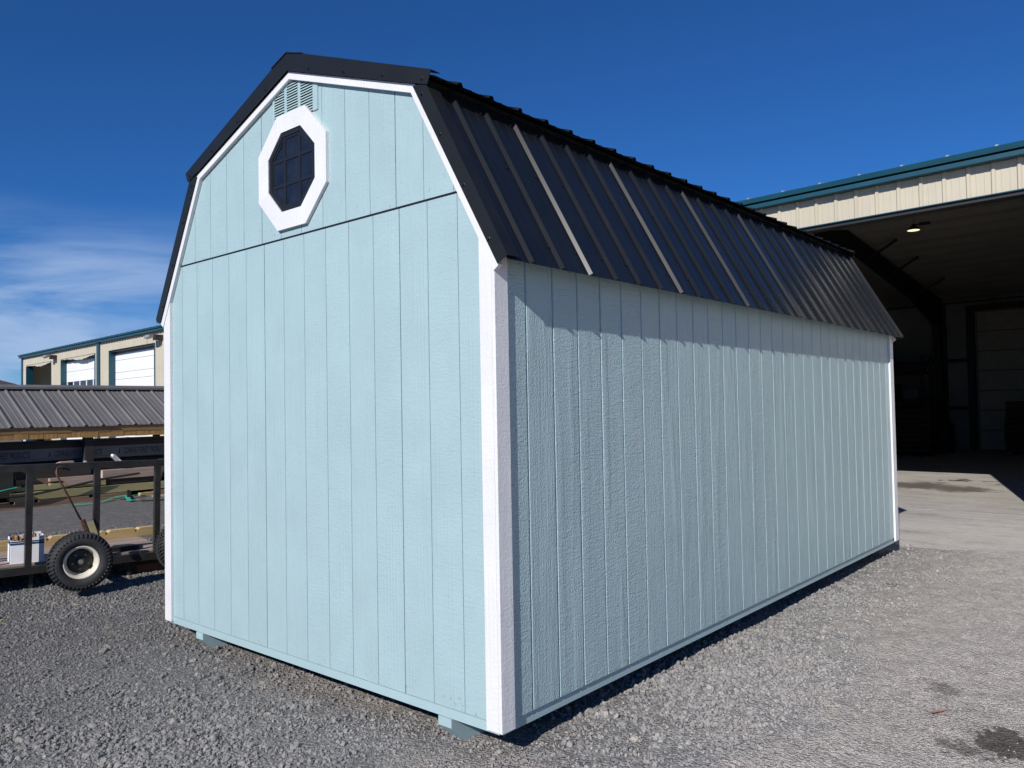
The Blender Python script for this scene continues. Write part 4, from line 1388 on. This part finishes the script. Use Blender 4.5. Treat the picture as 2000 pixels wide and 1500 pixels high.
# odds and ends on top of the timbers, showing over the trailer rail
t = tag(obj('foil_duct', MB().tube([(-13.15, 3.95, 0.41), (-13.15, 3.92, 0.47), (-13.15, 3.86, 0.54), (-13.15, 3.78, 0.62), (-13.15, 3.74, 0.64)], [0.044, 0.05, 0.045, 0.048, 0.03], 10), M['silver'], smooth=True),
        'crumpled silver foil duct piece sticking up above the trailer rail', 'duct')
t = tag(obj('foil_scrap', MB().lathe([(0.0, 0.0), (0.035, 0.0), (0.03, 0.05), (0.0, 0.075)], (-13.30, 3.335, 0.4905), (0, 0, 1), 9, False), M['silver']), 'small pale scrap standing on the dark timber beside the post', 'scrap')
t = thing('stone_block', 'tan crumbly block resting on the dark timber with the pale end', 'block', (-13.3, 2.92, 0.4905))
obj('block_body', MB().prism([(-0.06, -0.17, 0), (-0.06, 0.20, 0), (-0.06, 0.20, 0.075), (-0.06, 0.0, 0.07), (-0.06, -0.1, 0.035)], (0.12, 0, 0)), M['greywood'], t)

# green strapping and cable on the gravel
gz_ = lambda x, y: float(ground_z(x, y))


def strap(pts_, w_, mat, label, cat, name, grp=None):
    mb = MB()
    P2 = [Vector((x, y, gz_(x, y) + dz)) for x, y, dz in pts_]
    vs_ = []
    for i, p in enumerate(P2):
        d = (P2[min(i + 1, len(P2) - 1)] - P2[max(i - 1, 0)])
        s = Vector((-d.y, d.x, 0)).normalized() * w_ / 2
        vs_ += [tuple(p - s), tuple(p + s), tuple(p + s + Vector((0, 0, 0.006))), tuple(p - s + Vector((0, 0, 0.006)))]
    fs = []
    for i in range(len(P2) - 1):
        for k in range(4):
            fs.append((i * 4 + k, i * 4 + (k + 1) % 4, i * 4 + 4 + (k + 1) % 4, i * 4 + 4 + k))
    fs += [(3, 2, 1, 0), tuple(len(vs_) - 4 + k for k in range(4))]
    mb.add(vs_, fs)
    return tag(obj(name, mb, M[mat]), label, cat, grp)


strap([(-12.35, 2.74, 0.04), (-12.3, 2.9, 0.03), (-12.28, 3.1, 0.03), (-12.4, 3.3, 0.03), (-12.75, 3.6, 0.04), (-12.78, 4.0, 0.05), (-12.8, 4.2, 0.04)], 0.05, 'green', 'bright green strap curling along the foot of the brown base timber', 'strap', 'green_strap', 'green strapping')
strap([(-12.72, 3.66, 0.06), (-12.4, 3.70, 0.10), (-12.1, 3.62, 0.03), (-12.05, 3.78, 0.03)], 0.08, 'green', 'short green strap reaching forward onto the gravel under the black clip', 'strap', 'green_strap', 'green strapping')
strap([(-12.9, 1.7, 0.30), (-12.86, 1.95, 0.36), (-12.86, 2.08, 0.38)], 0.06, 'green', 'green strap end hanging at the left edge behind the first trailer post', 'strap', 'green_strap', 'green strapping')
tag(obj('black_clip', MB().prism([(-12.3, 3.66, gz_(-12.3, 3.7) + 0.02), (-12.3, 3.80, gz_(-12.3, 3.7) + 0.02), (-12.3, 3.73, gz_(-12.3, 3.7) + 0.11), (-12.3, 3.70, gz_(-12.3, 3.7) + 0.2), (-12.3, 3.66, gz_(-12.3, 3.7) + 0.2)], (0.05, 0, 0)), M['cable']), 'small black clip standing on the short green strap', 'clip')
tag(obj('ground_cable', MB().tube([(-12.0, 3.8, gz_(-12, 3.8) + 0.012), (-11.9, 4.1, gz_(-12, 4) + 0.012), (-12.1, 4.5, gz_(-12, 4.5) + 0.012), (-12.5, 5.0, gz_(-12.5, 5) + 0.012), (-12.7, 5.8, gz_(-12.6, 5.8) + 0.012)], 0.012, 6), M['cable']), 'thin black cable running across the gravel from the green strap', 'cable')
tag(obj('hanging_cable', MB().tube([(-12.84, 1.4, 0.07), (-12.84, 2.0, 0.035), (-12.84, 2.3, 0.045), (-12.86, 2.9, 0.13), (-12.9, 3.5, 0.22), (-13.0, 4.2, 0.27)], 0.02, 6), M['cable']), 'thick black cable draped along the greenish treated timbers', 'cable')

# ------------------------------------------------------------------ trailer
TA = Vector((-5.857, -0.213, 0))
TROT = (0, R(1.1), math.atan2(0.995, 0.102))
tr = thing('lumber_trailer', 'low black steel lumber trailer with weathered plank deck and side rail', 'trailer', (TA.x, TA.y, GZ), TROT)
TM = Matrix.Translation((TA.x, TA.y, GZ)) @ (Matrix.Rotation(TROT[2], 4, 'Z') @ Matrix.Rotation(TROT[1], 4, 'Y'))


def tw(s, d, z):
    return TM @ Vector((s, d, z))


S0, S1 = -3.0, 1.62
zr = 0.100
obj('lower_rail', MB().box((S0, 0, zr), (S1, 0.05, zr + 0.071)), M['blacktube'], tr)
obj('upper_rail', MB().box((S0, 0.004, 1.046), (1.75, 0.060, 1.110)), M['blacktube'], tr)
for s in (-2.65, -2.08, -1.51, -0.94, -0.37, 0.20, 0.775, 1.345):
    obj('rail_post', MB().box((s - 0.008, 0.004, zr + 0.0715), (s + 0.046, 0.052, 1.0455)), M['blacktube'], tr)
obj('rail_lip', MB().box((S0, 0.0505, zr + 0.050), (S1, 0.085, zr + 0.0705)), M['blacktube'], tr)
obj('far_rail', MB().box((S0, 1.42, zr), (S1, 1.47, zr + 0.10)), M['blacktube'], tr)
obj('end_rail', MB().box((S1 - 0.06, 0.0855, zr), (S1, 1.4195, zr + 0.05)), M['blacktube'], tr)
for s in (-2.2, -1.2, -0.2, 0.8):
    obj('cross_member', MB().box((s, 0.0855, zr), (s + 0.05, 1.4195, zr + 0.05)), M['blacktube'], tr)
for i in range(9):
    d0 = 0.088 + i * 0.147
    obj('deck_plank', MB().box((S0 + random.uniform(0, 0.05), d0, zr + 0.0515), (S1 - 0.065 - random.uniform(0, 0.03), d0 + 0.139, zr + 0.088 + random.uniform(-0.003, 0.003))), M['deck'], tr)
for s in (0.24, 1.1):
    obj('leg', MB().box((s, 0.06, -0.06), (s + 0.03, 0.09, zr - 0.0005)), M['blacktube'], tr)


def wheel(center, axis, r, wdt, parent):
    """tyre with curved lugs, cream rim, dark disc and hub nut; outer face on the +axis side"""
    A = Vector(axis).normalized()
    C = Vector(center)
    root_prof = [(r * 0.56, wdt * 0.36), (r * 0.62, wdt * 0.46), (r * 0.74, wdt * 0.50), (r * 0.86, wdt * 0.48), (r * 0.945, wdt * 0.42), (r * 0.975, wdt * 0.30), (r * 0.98, 0.0), (r * 0.975, -wdt * 0.30), (r * 0.945, -wdt * 0.42), (r * 0.86, -wdt * 0.48), (r * 0.70, -wdt * 0.5), (r * 0.56, -wdt * 0.36)]
    w0 = obj('wheel', MB().lathe([(0.0, -wdt * 0.20), (r * 0.40, -wdt * 0.20), (r * 0.42, -wdt * 0.12), (r * 0.41, -wdt * 0.05), (r * 0.37, -wdt * 0.02), (r * 0.17, wdt * 0.02), (r * 0.13, wdt * 0.15), (0.0, wdt * 0.15)], C, A, 40, False), M['rimdark'], parent, smooth=False)
    obj('tyre', MB().lathe(root_prof, C, A, 64, True), M['tyre'], w0, smooth=True)
    s = A.cross(Vector((0, 0, 1))).normalized()
    u = A.cross(s)
    lug = MB()
    n = 44
    for sd in (1, -1):
        for k in range(n):
            a0 = 2 * math.pi * (k + (0.5 if sd < 0 else 0)) / n
            path = [(r * 0.865, 0.475, 0.0), (r * 0.955, 0.40, 0.012), (r * 0.985, 0.28, 0.035), (r * 0.992, 0.15, 0.09), (r * 0.992, 0.05, 0.13)]
            half = 0.036
            ring = []
            for rr_, o_, tw_ in path:
                for da, dr2 in ((-half, -0.014), (half, -0.014), (half * 0.75, 0.011), (-half * 0.75, 0.011)):
                    a = a0 + tw_ + da
                    rad = rr_ + dr2 * (1 if o_ < 0.45 else 0.4)
                    oo = o_ * wdt * sd + (0.008 * sd if (o_ > 0.38 and dr2 > 0) else 0)
                    ring.append(tuple(C + (s * math.cos(a) + u * math.sin(a)) * rad + A * oo))
            fs = []
            for i in range(len(path) - 1):
                for q in range(4):
                    fs.append((i * 4 + q, i * 4 + (q + 1) % 4, i * 4 + 4 + (q + 1) % 4, i * 4 + 4 + q))
            fs += [(3, 2, 1, 0), tuple(len(ring) - 4 + q for q in range(4))]
            lug.add(ring, fs)
    tag(obj('tread', lug, M['tyre'], w0), kind='stuff')
    obj('rim', MB().lathe([(r * 0.425, -wdt * 0.16), (r * 0.435, wdt * 0.06), (r * 0.48, wdt * 0.20), (r * 0.49, wdt * 0.36), (r * 0.53, wdt * 0.395), (r * 0.575, wdt * 0.43), (r * 0.585, wdt * 0.40), (r * 0.56, wdt * 0.34), (r * 0.53, wdt * 0.2), (r * 0.50, -wdt * 0.16)], C, A, 48, True), M['rim'], w0, smooth=True)
    bolts = MB()
    for k in range(5):
        a = 2 * math.pi * k / 5 + 0.3
        bolts.lathe([(0.0, wdt * 0.05), (r * 0.035, wdt * 0.05), (r * 0.038, -wdt * 0.03), (0.0, -wdt * 0.03)], C + (s * math.cos(a) + u * math.sin(a)) * r * 0.26, A, 6, False)
    obj('lug_bolts', bolts, M['steelnut'], w0)
    obj('hub_nut', MB().lathe([(0.0, wdt * 0.30), (r * 0.075, wdt * 0.30), (r * 0.08, wdt * 0.26), (r * 0.08, wdt * 0.17), (0.0, wdt * 0.17)], C, A, 14, False), M['steelnut'], w0)
    return w0


TI = TM.inverted()
TI3 = TI.to_3x3()
c1 = Vector((-5.27, 0.245, 0.085))
wheel(TI @ c1, TI3 @ Vector((0.97, -0.24, 0.0)), 0.252, 0.215, tr)
c2 = Vector((-5.50, 1.290, 0.060))
wheel(TI @ c2, TI3 @ Vector((0.80, 0.12, 0.0)), 0.245, 0.15, tr)
a_ = TI @ (c1 + Vector((-0.10, 0.02, 0)))
obj('axle', MB().bar(tuple(a_), (a_.x, 0.02, a_.z), 0.06, 0.06), M['blacktube'], tr)
obj('axle_drop', MB().box((a_.x - 0.035, 0.012, min(a_.z - 0.04, zr - 0.001)), (a_.x + 0.035, 0.049, zr - 0.0005)), M['blacktube'], tr)
a2 = TI @ (c2 + Vector((-0.05, -0.07, 0)))
obj('axle', MB().bar(tuple(a2), (a2.x - 0.05, 0.05, a2.z), 0.05, 0.05), M['blacktube'], tr)

# notched beam lying on the far side of the deck
nb = thing('notched_beam', 'long fresh pine beam with cut notches lying on the trailer deck', 'beam', tw(0.4, 1.12, zr + 0.091), (0, TROT[1], TROT[2] + R(4.0)))
pts_ = [(-2.9, 0), (1.4, 0), (1.4, 0.095)]
notch = []
for s in (-2.3, -1.75, -1.55, -1.0, -0.82, 0.10, 0.21, 0.70, 0.80, 1.12):
    notch.append(s)
for s in sorted(notch, reverse=True):
    pts_ += [(s + 0.055, 0.095), (s + 0.0, 0.045), (s - 0.004, 0.095)]
pts_ += [(-2.9, 0.095)]
obj('beam_body', MB().prism([(s, -0.05, z) for s, z in pts_], (0, 0.10, 0)), M['pine'], nb)

# carton of wood sticks
bx = thing('open_carton', 'open white carton with navy stripe full of wood sticks on the trailer deck', 'carton', tw(0.245, 0.235, zr + 0.0915), (0, TROT[1], TROT[2] - R(6)))
hw, hd, hh, tk = 0.135, 0.125, 0.235, 0.004
walls = [((-hw, -hd), (hw, -hd)), ((hw, -hd), (hw, hd)), ((hw, hd), (-hw, hd)), ((-hw, hd), (-hw, -hd))]
for i, (p, q) in enumerate(walls):
    mb = MB()
    mx = tk if i in (0, 2) else 0
    if i == 0:
        mb.prism([(-hw, -hd, 0), (hw, -hd, 0), (hw, -hd, hh + 0.012), (0.02, -hd, hh - 0.008), (-0.04, -hd, hh - 0.03), (-hw, -hd, hh - 0.02)], (0, tk, 0))
    elif i == 1:
        mb.box((hw - tk, -hd + tk + 0.0005, 0), (hw, hd - tk - 0.0005, hh + 0.01))
    elif i == 2:
        mb.box((-hw, hd - tk, 0), (hw, hd, hh + 0.02))
    else:
        mb.prism([(-hw, -hd + tk + 0.0005, 0), (-hw, hd - tk - 0.0005, 0), (-hw, hd - tk - 0.0005, hh - 0.005), (-hw, 0.02, hh + 0.004), (-hw, -0.03, hh - 0.02), (-hw, -hd + tk + 0.0005, hh - 0.015)], (tk, 0, 0))
    obj('carton_side', mb, M['card'], bx)
obj('carton_bottom', MB().box((-hw + tk, -hd + tk, 0.001), (hw - tk, hd - tk, 0.005)), M['cardin'], bx)
for z0, z1 in ((hh - 0.065, hh - 0.046), (hh - 0.042, hh - 0.030)):
    obj('printed_stripe', MB().box((-hw - 0.0006, -hd - 0.0006, z0), (hw + 0.0006, -hd - 0.0001, z1)).box((-hw - 0.0006, -hd, z0), (-hw - 0.0001, hd, z1)), M['stripe'], bx)
stk = MB()
for i in range(34):
    x, y_ = random.uniform(-hw + 0.02, hw - 0.02), random.uniform(-hd + 0.02, hd - 0.02)
    ztop = hh + random.uniform(-0.03, 0.028)
    stk.bar((x, y_, 0.01), (x + random.uniform(-0.006, 0.006), y_ + random.uniform(-0.006, 0.006), ztop), 0.012, 0.012, (1, 0, 0))
tag(obj('wood_sticks', stk, M['cardin'], bx), kind='stuff')

# hooked rod leaning on the rail, and the slat beside it
def pix(u, v, xplane):
    """world point on the plane x = const seen at photo pixel (u, v): used once to take measurements"""
    d = cam_o.rotation_euler.to_matrix() @ Vector(((u - 1000) / 1538.93, -(v - 750) / 1538.93, -1.0))
    t = (xplane - 2.334) / d.x
    return Vector((2.334, -2.6, 1.387)) + d * t


hr = [(-5.70, 0.565, 0.245), (-5.76, 0.29, 0.905), (-5.765, 0.285, 0.93), (-5.755, 0.30, 0.952), (-5.74, 0.34, 0.955), (-5.70, 0.44, 0.915)]
hr = [pix(169, 1036, -5.70), pix(112, 930, -5.79), pix(109.5, 922, -5.79), pix(112, 915, -5.79), pix(117, 911.5, -5.79), pix(136, 918, -5.79)]
tag(obj('hooked_rod', MB().tube([tuple(p) for p in hr], 0.0095, 8), M['rust'], smooth=True), 'thin rusty steel rod with bent hook top leaning against the trailer rail', 'rod')
spg = [pix(161, 1015, -5.68), pix(170, 1040, -5.68)]
tag(obj('coil_spring', MB().tube([tuple(spg[0] + (spg[1] - spg[0]) * (k / 60) + Vector((0.012 * math.cos(k * 1.05), 0.024 * math.sin(k * 1.05), 0))) for k in range(61)], 0.006, 5), M['rust']), 'short rusty coil spring at the foot of the hooked rod above the tyre', 'spring')
sl0, sl1 = pix(176, 1018, -5.66), pix(187, 1050, -5.62)
tag(obj('leaning_board', MB().bar(tuple(sl0), tuple(sl1), 0.018, 0.052, (0.1, 1, 0.3)), M['treated']), 'short greenish wood board leaning behind the tyre beside the hooked rod', 'slat')
# dark folded scrap on the deck near the third post
tag(obj('rubber_scrap', MB().prism([(tw(0.95, 0.16, zr + 0.089)), (tw(1.28, 0.16, zr + 0.089)), (tw(1.20, 0.30, zr + 0.089)), (tw(1.05, 0.32, zr + 0.089))], (0, 0, 0.05)), M['cable']), 'flat black rubber scrap lying on the deck planks by the last post', 'scrap')
tag(obj('rusty_block', MB().prism([(-6.05, 1.02, -0.215), (-5.85, 1.00, -0.215), (-5.80, 1.22, -0.215), (-6.02, 1.28, -0.215)], (0, 0, 0.075)), simple('rust_red_block', (0.20, 0.085, 0.05), 0.85)), 'rust red block on the ground under the trailer end beside the turned wheel', 'block')

# ------------------------------------------------------------------ gravel stones
def in_view(x, y):
    d = np.stack([x - 2.334, y + 2.6], -1)
    ca = np.array([-0.6531, 0.7573])
    ra = np.array([0.7573, 0.6531])
    f_, r_ = d @ ca, d @ ra
    return (f_ > 2.4) & (np.abs(r_) < f_ * 0.72 + 0.35), f_


N = 620000
px = RNG.uniform(-9.5, 5.2, N)
py = RNG.uniform(-3.4, 6.80, N)
ok, fwd = in_view(px, py)
# under the shed floor nothing is seen
under = (px > -2.75) & (px < -0.42) & (py > 0.30) & (py < 6.0)
ok &= ~under


cover = stone_cover(px, py)
for ox, oy, orad in ((1.66, 1.60, 0.20), (1.50, 1.38, 0.10), (1.28, 2.19, 0.08)):
    cover -= 1.5 * np.clip(1.25 - np.hypot(px - ox, py - oy) / orad, 0, 1)
cover *= np.clip((11.0 - fwd) / 5.0, 0.12, 1)
ok &= RNG.uniform(0, 1, N) < np.clip(cover, 0.06, 1)
px, py, fwd = px[ok], py[ok], fwd[ok]
n = len(px)
size = np.exp(RNG.normal(np.log(0.0058), 0.40, n))
size *= 0.78 + 0.42 * np.clip(0.5 + vnoise(px, py, 1.6, 21), 0, 1)
size = np.clip(size, 0.0028, 0.018)
size *= 1.0 - 0.50 * np.clip((px - 0.15) / 0.9, 0, 1)
pz = ground_z(px, py) + size * RNG.uniform(-0.15, 0.45, n)
me = bpy.data.meshes.new('gravel_stones')
me.from_pydata(np.stack([px, py, pz], -1).tolist(), [], [])
at = me.attributes.new('srot', 'FLOAT_VECTOR', 'POINT')
at.data.foreach_set('vector', RNG.uniform(0, 6.283, (n, 3)).astype(np.float32).ravel())
at = me.attributes.new('sscale', 'FLOAT_VECTOR', 'POINT')
sv = size[:, None] * RNG.uniform(0.65, 1.35, (n, 3))
at.data.foreach_set('vector', sv.astype(np.float32).ravel())
at = me.attributes.new('sidx', 'INT', 'POINT')
at.data.foreach_set('value', RNG.integers(0, 6, n).astype(np.int32))
me.materials.append(M['stone'])
gs = link('gravel_stones', me)
tag(gs, kind='stuff')
ng = bpy.data.node_groups.new('stones', 'GeometryNodeTree')
ng.interface.new_socket('Geometry', in_out='INPUT', socket_type='NodeSocketGeometry')
ng.interface.new_socket('Geometry', in_out='OUTPUT', socket_type='NodeSocketGeometry')
gi = ng.nodes.new('NodeGroupInput')
go = ng.nodes.new('NodeGroupOutput')
gl = ng.links
iop = ng.nodes.new('GeometryNodeInstanceOnPoints')
g2i = ng.nodes.new('GeometryNodeGeometryToInstance')
for k in range(6):
    ico = ng.nodes.new('GeometryNodeMeshIcoSphere')
    ico.inputs['Radius'].default_value = 1.0
    ico.inputs['Subdivisions'].default_value = 2
    sp_ = ng.nodes.new('GeometryNodeSetPosition')
    nz = ng.nodes.new('ShaderNodeTexNoise')
    nz.noise_dimensions = '4D'
    nz.inputs['Scale'].default_value = 0.95
    nz.inputs['W'].default_value = 3.7 * k
    nz.inputs['Detail'].default_value = 2.0
    sub = ng.nodes.new('ShaderNodeVectorMath')
    sub.operation = 'SUBTRACT'
    sub.inputs[1].default_value = (0.5, 0.5, 0.5)
    scl = ng.nodes.new('ShaderNodeVectorMath')
    scl.operation = 'SCALE'
    scl.inputs['Scale'].default_value = 2.4
    gl.new(nz.outputs['Color'], sub.inputs[0])
    gl.new(sub.outputs[0], scl.inputs[0])
    gl.new(ico.outputs[0], sp_.inputs['Geometry'])
    gl.new(scl.outputs[0], sp_.inputs['Offset'])
    sm = ng.nodes.new('GeometryNodeSetMaterial')
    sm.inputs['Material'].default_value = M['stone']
    gl.new(sp_.outputs[0], sm.inputs[0])
    gl.new(sm.outputs[0], g2i.inputs[0])
iop.inputs['Pick Instance'].default_value = True


def nattr(name, typ):
    a = ng.nodes.new('GeometryNodeInputNamedAttribute')
    a.data_type = typ
    a.inputs['Name'].default_value = name
    return [s for s in a.outputs if s.enabled and s.name == 'Attribute'][0]


gl.new(gi.outputs[0], iop.inputs['Points'])
gl.new(g2i.outputs[0], iop.inputs['Instance'])
gl.new(nattr('sidx', 'INT'), iop.inputs['Instance Index'])
e2r = ng.nodes.new('FunctionNodeEulerToRotation')
gl.new(nattr('srot', 'FLOAT_VECTOR'), e2r.inputs[0])
gl.new(e2r.outputs[0], iop.inputs['Rotation'])
gl.new(nattr('sscale', 'FLOAT_VECTOR'), iop.inputs['Scale'])
gl.new(iop.outputs[0], go.inputs[0])
mod = gs.modifiers.new('stones', 'NODES')
mod.node_group = ng

# bits of straw and twig on the gravel
st = MB()
for _ in range(46):
    x, y = random.uniform(-6.5, 3.6), random.uniform(-1.8, 5.8)
    if -3.2 < x < 0.15 and y > -0.1:
        continue
    a = random.uniform(0, math.pi)
    ln = random.uniform(0.012, 0.045)
    z = gz_(x, y) + 0.014
    st.bar((x - ln * math.cos(a), y - ln * math.sin(a), z), (x + ln * math.cos(a), y + ln * math.sin(a), z + random.uniform(0, 0.012)), 0.0026, 0.002)
tag(obj('straw', st, M['straw']), kind='stuff')
tw_ = MB()
tx, ty = -4.75, -0.62
for k in range(7):
    a = k * 0.9 + 0.3
    tw_.tube([(tx, ty, gz_(tx, ty) + 0.01), (tx + 0.08 * math.cos(a), ty + 0.10 * math.sin(a), gz_(tx, ty) + 0.05), (tx + 0.13 * math.cos(a + 0.3), ty + 0.17 * math.sin(a + 0.3), gz_(tx, ty) + 0.03)], [0.004, 0.003, 0.0015], 5)
tag(obj('dry_twig', tw_, M['straw']), 'dry tan twig lying on the gravel in front of the trailer wheel', 'twig')
print('stones', n)

# odd scraps on the packed side
for x, y, w_, ln, rz, mt, nm, lab, cat in ((1.33, 1.78, 0.008, 0.085, -0.6, 'redstick', 'plastic_strip', 'thin orange red strip lying on the gravel near the dark oil stain', 'strip'),):
    if mt == 'redstick':
        M[mt] = simple('orange_red_plastic', (0.42, 0.16, 0.11), 0.7)
    mb = MB().prism([(-w_, -ln / 2, 0.0), (w_, -ln / 2, 0.004), (w_ * 0.8, ln / 2, 0.010), (-w_ * 0.9, ln / 2, 0.003)], (0, 0, 0.005))
    o = obj(nm, mb, M[mt])
    o.location = (x, y, gz_(x, y) + 0.010)
    o.rotation_euler = (0, 0, rz)
    tag(o, lab, cat)
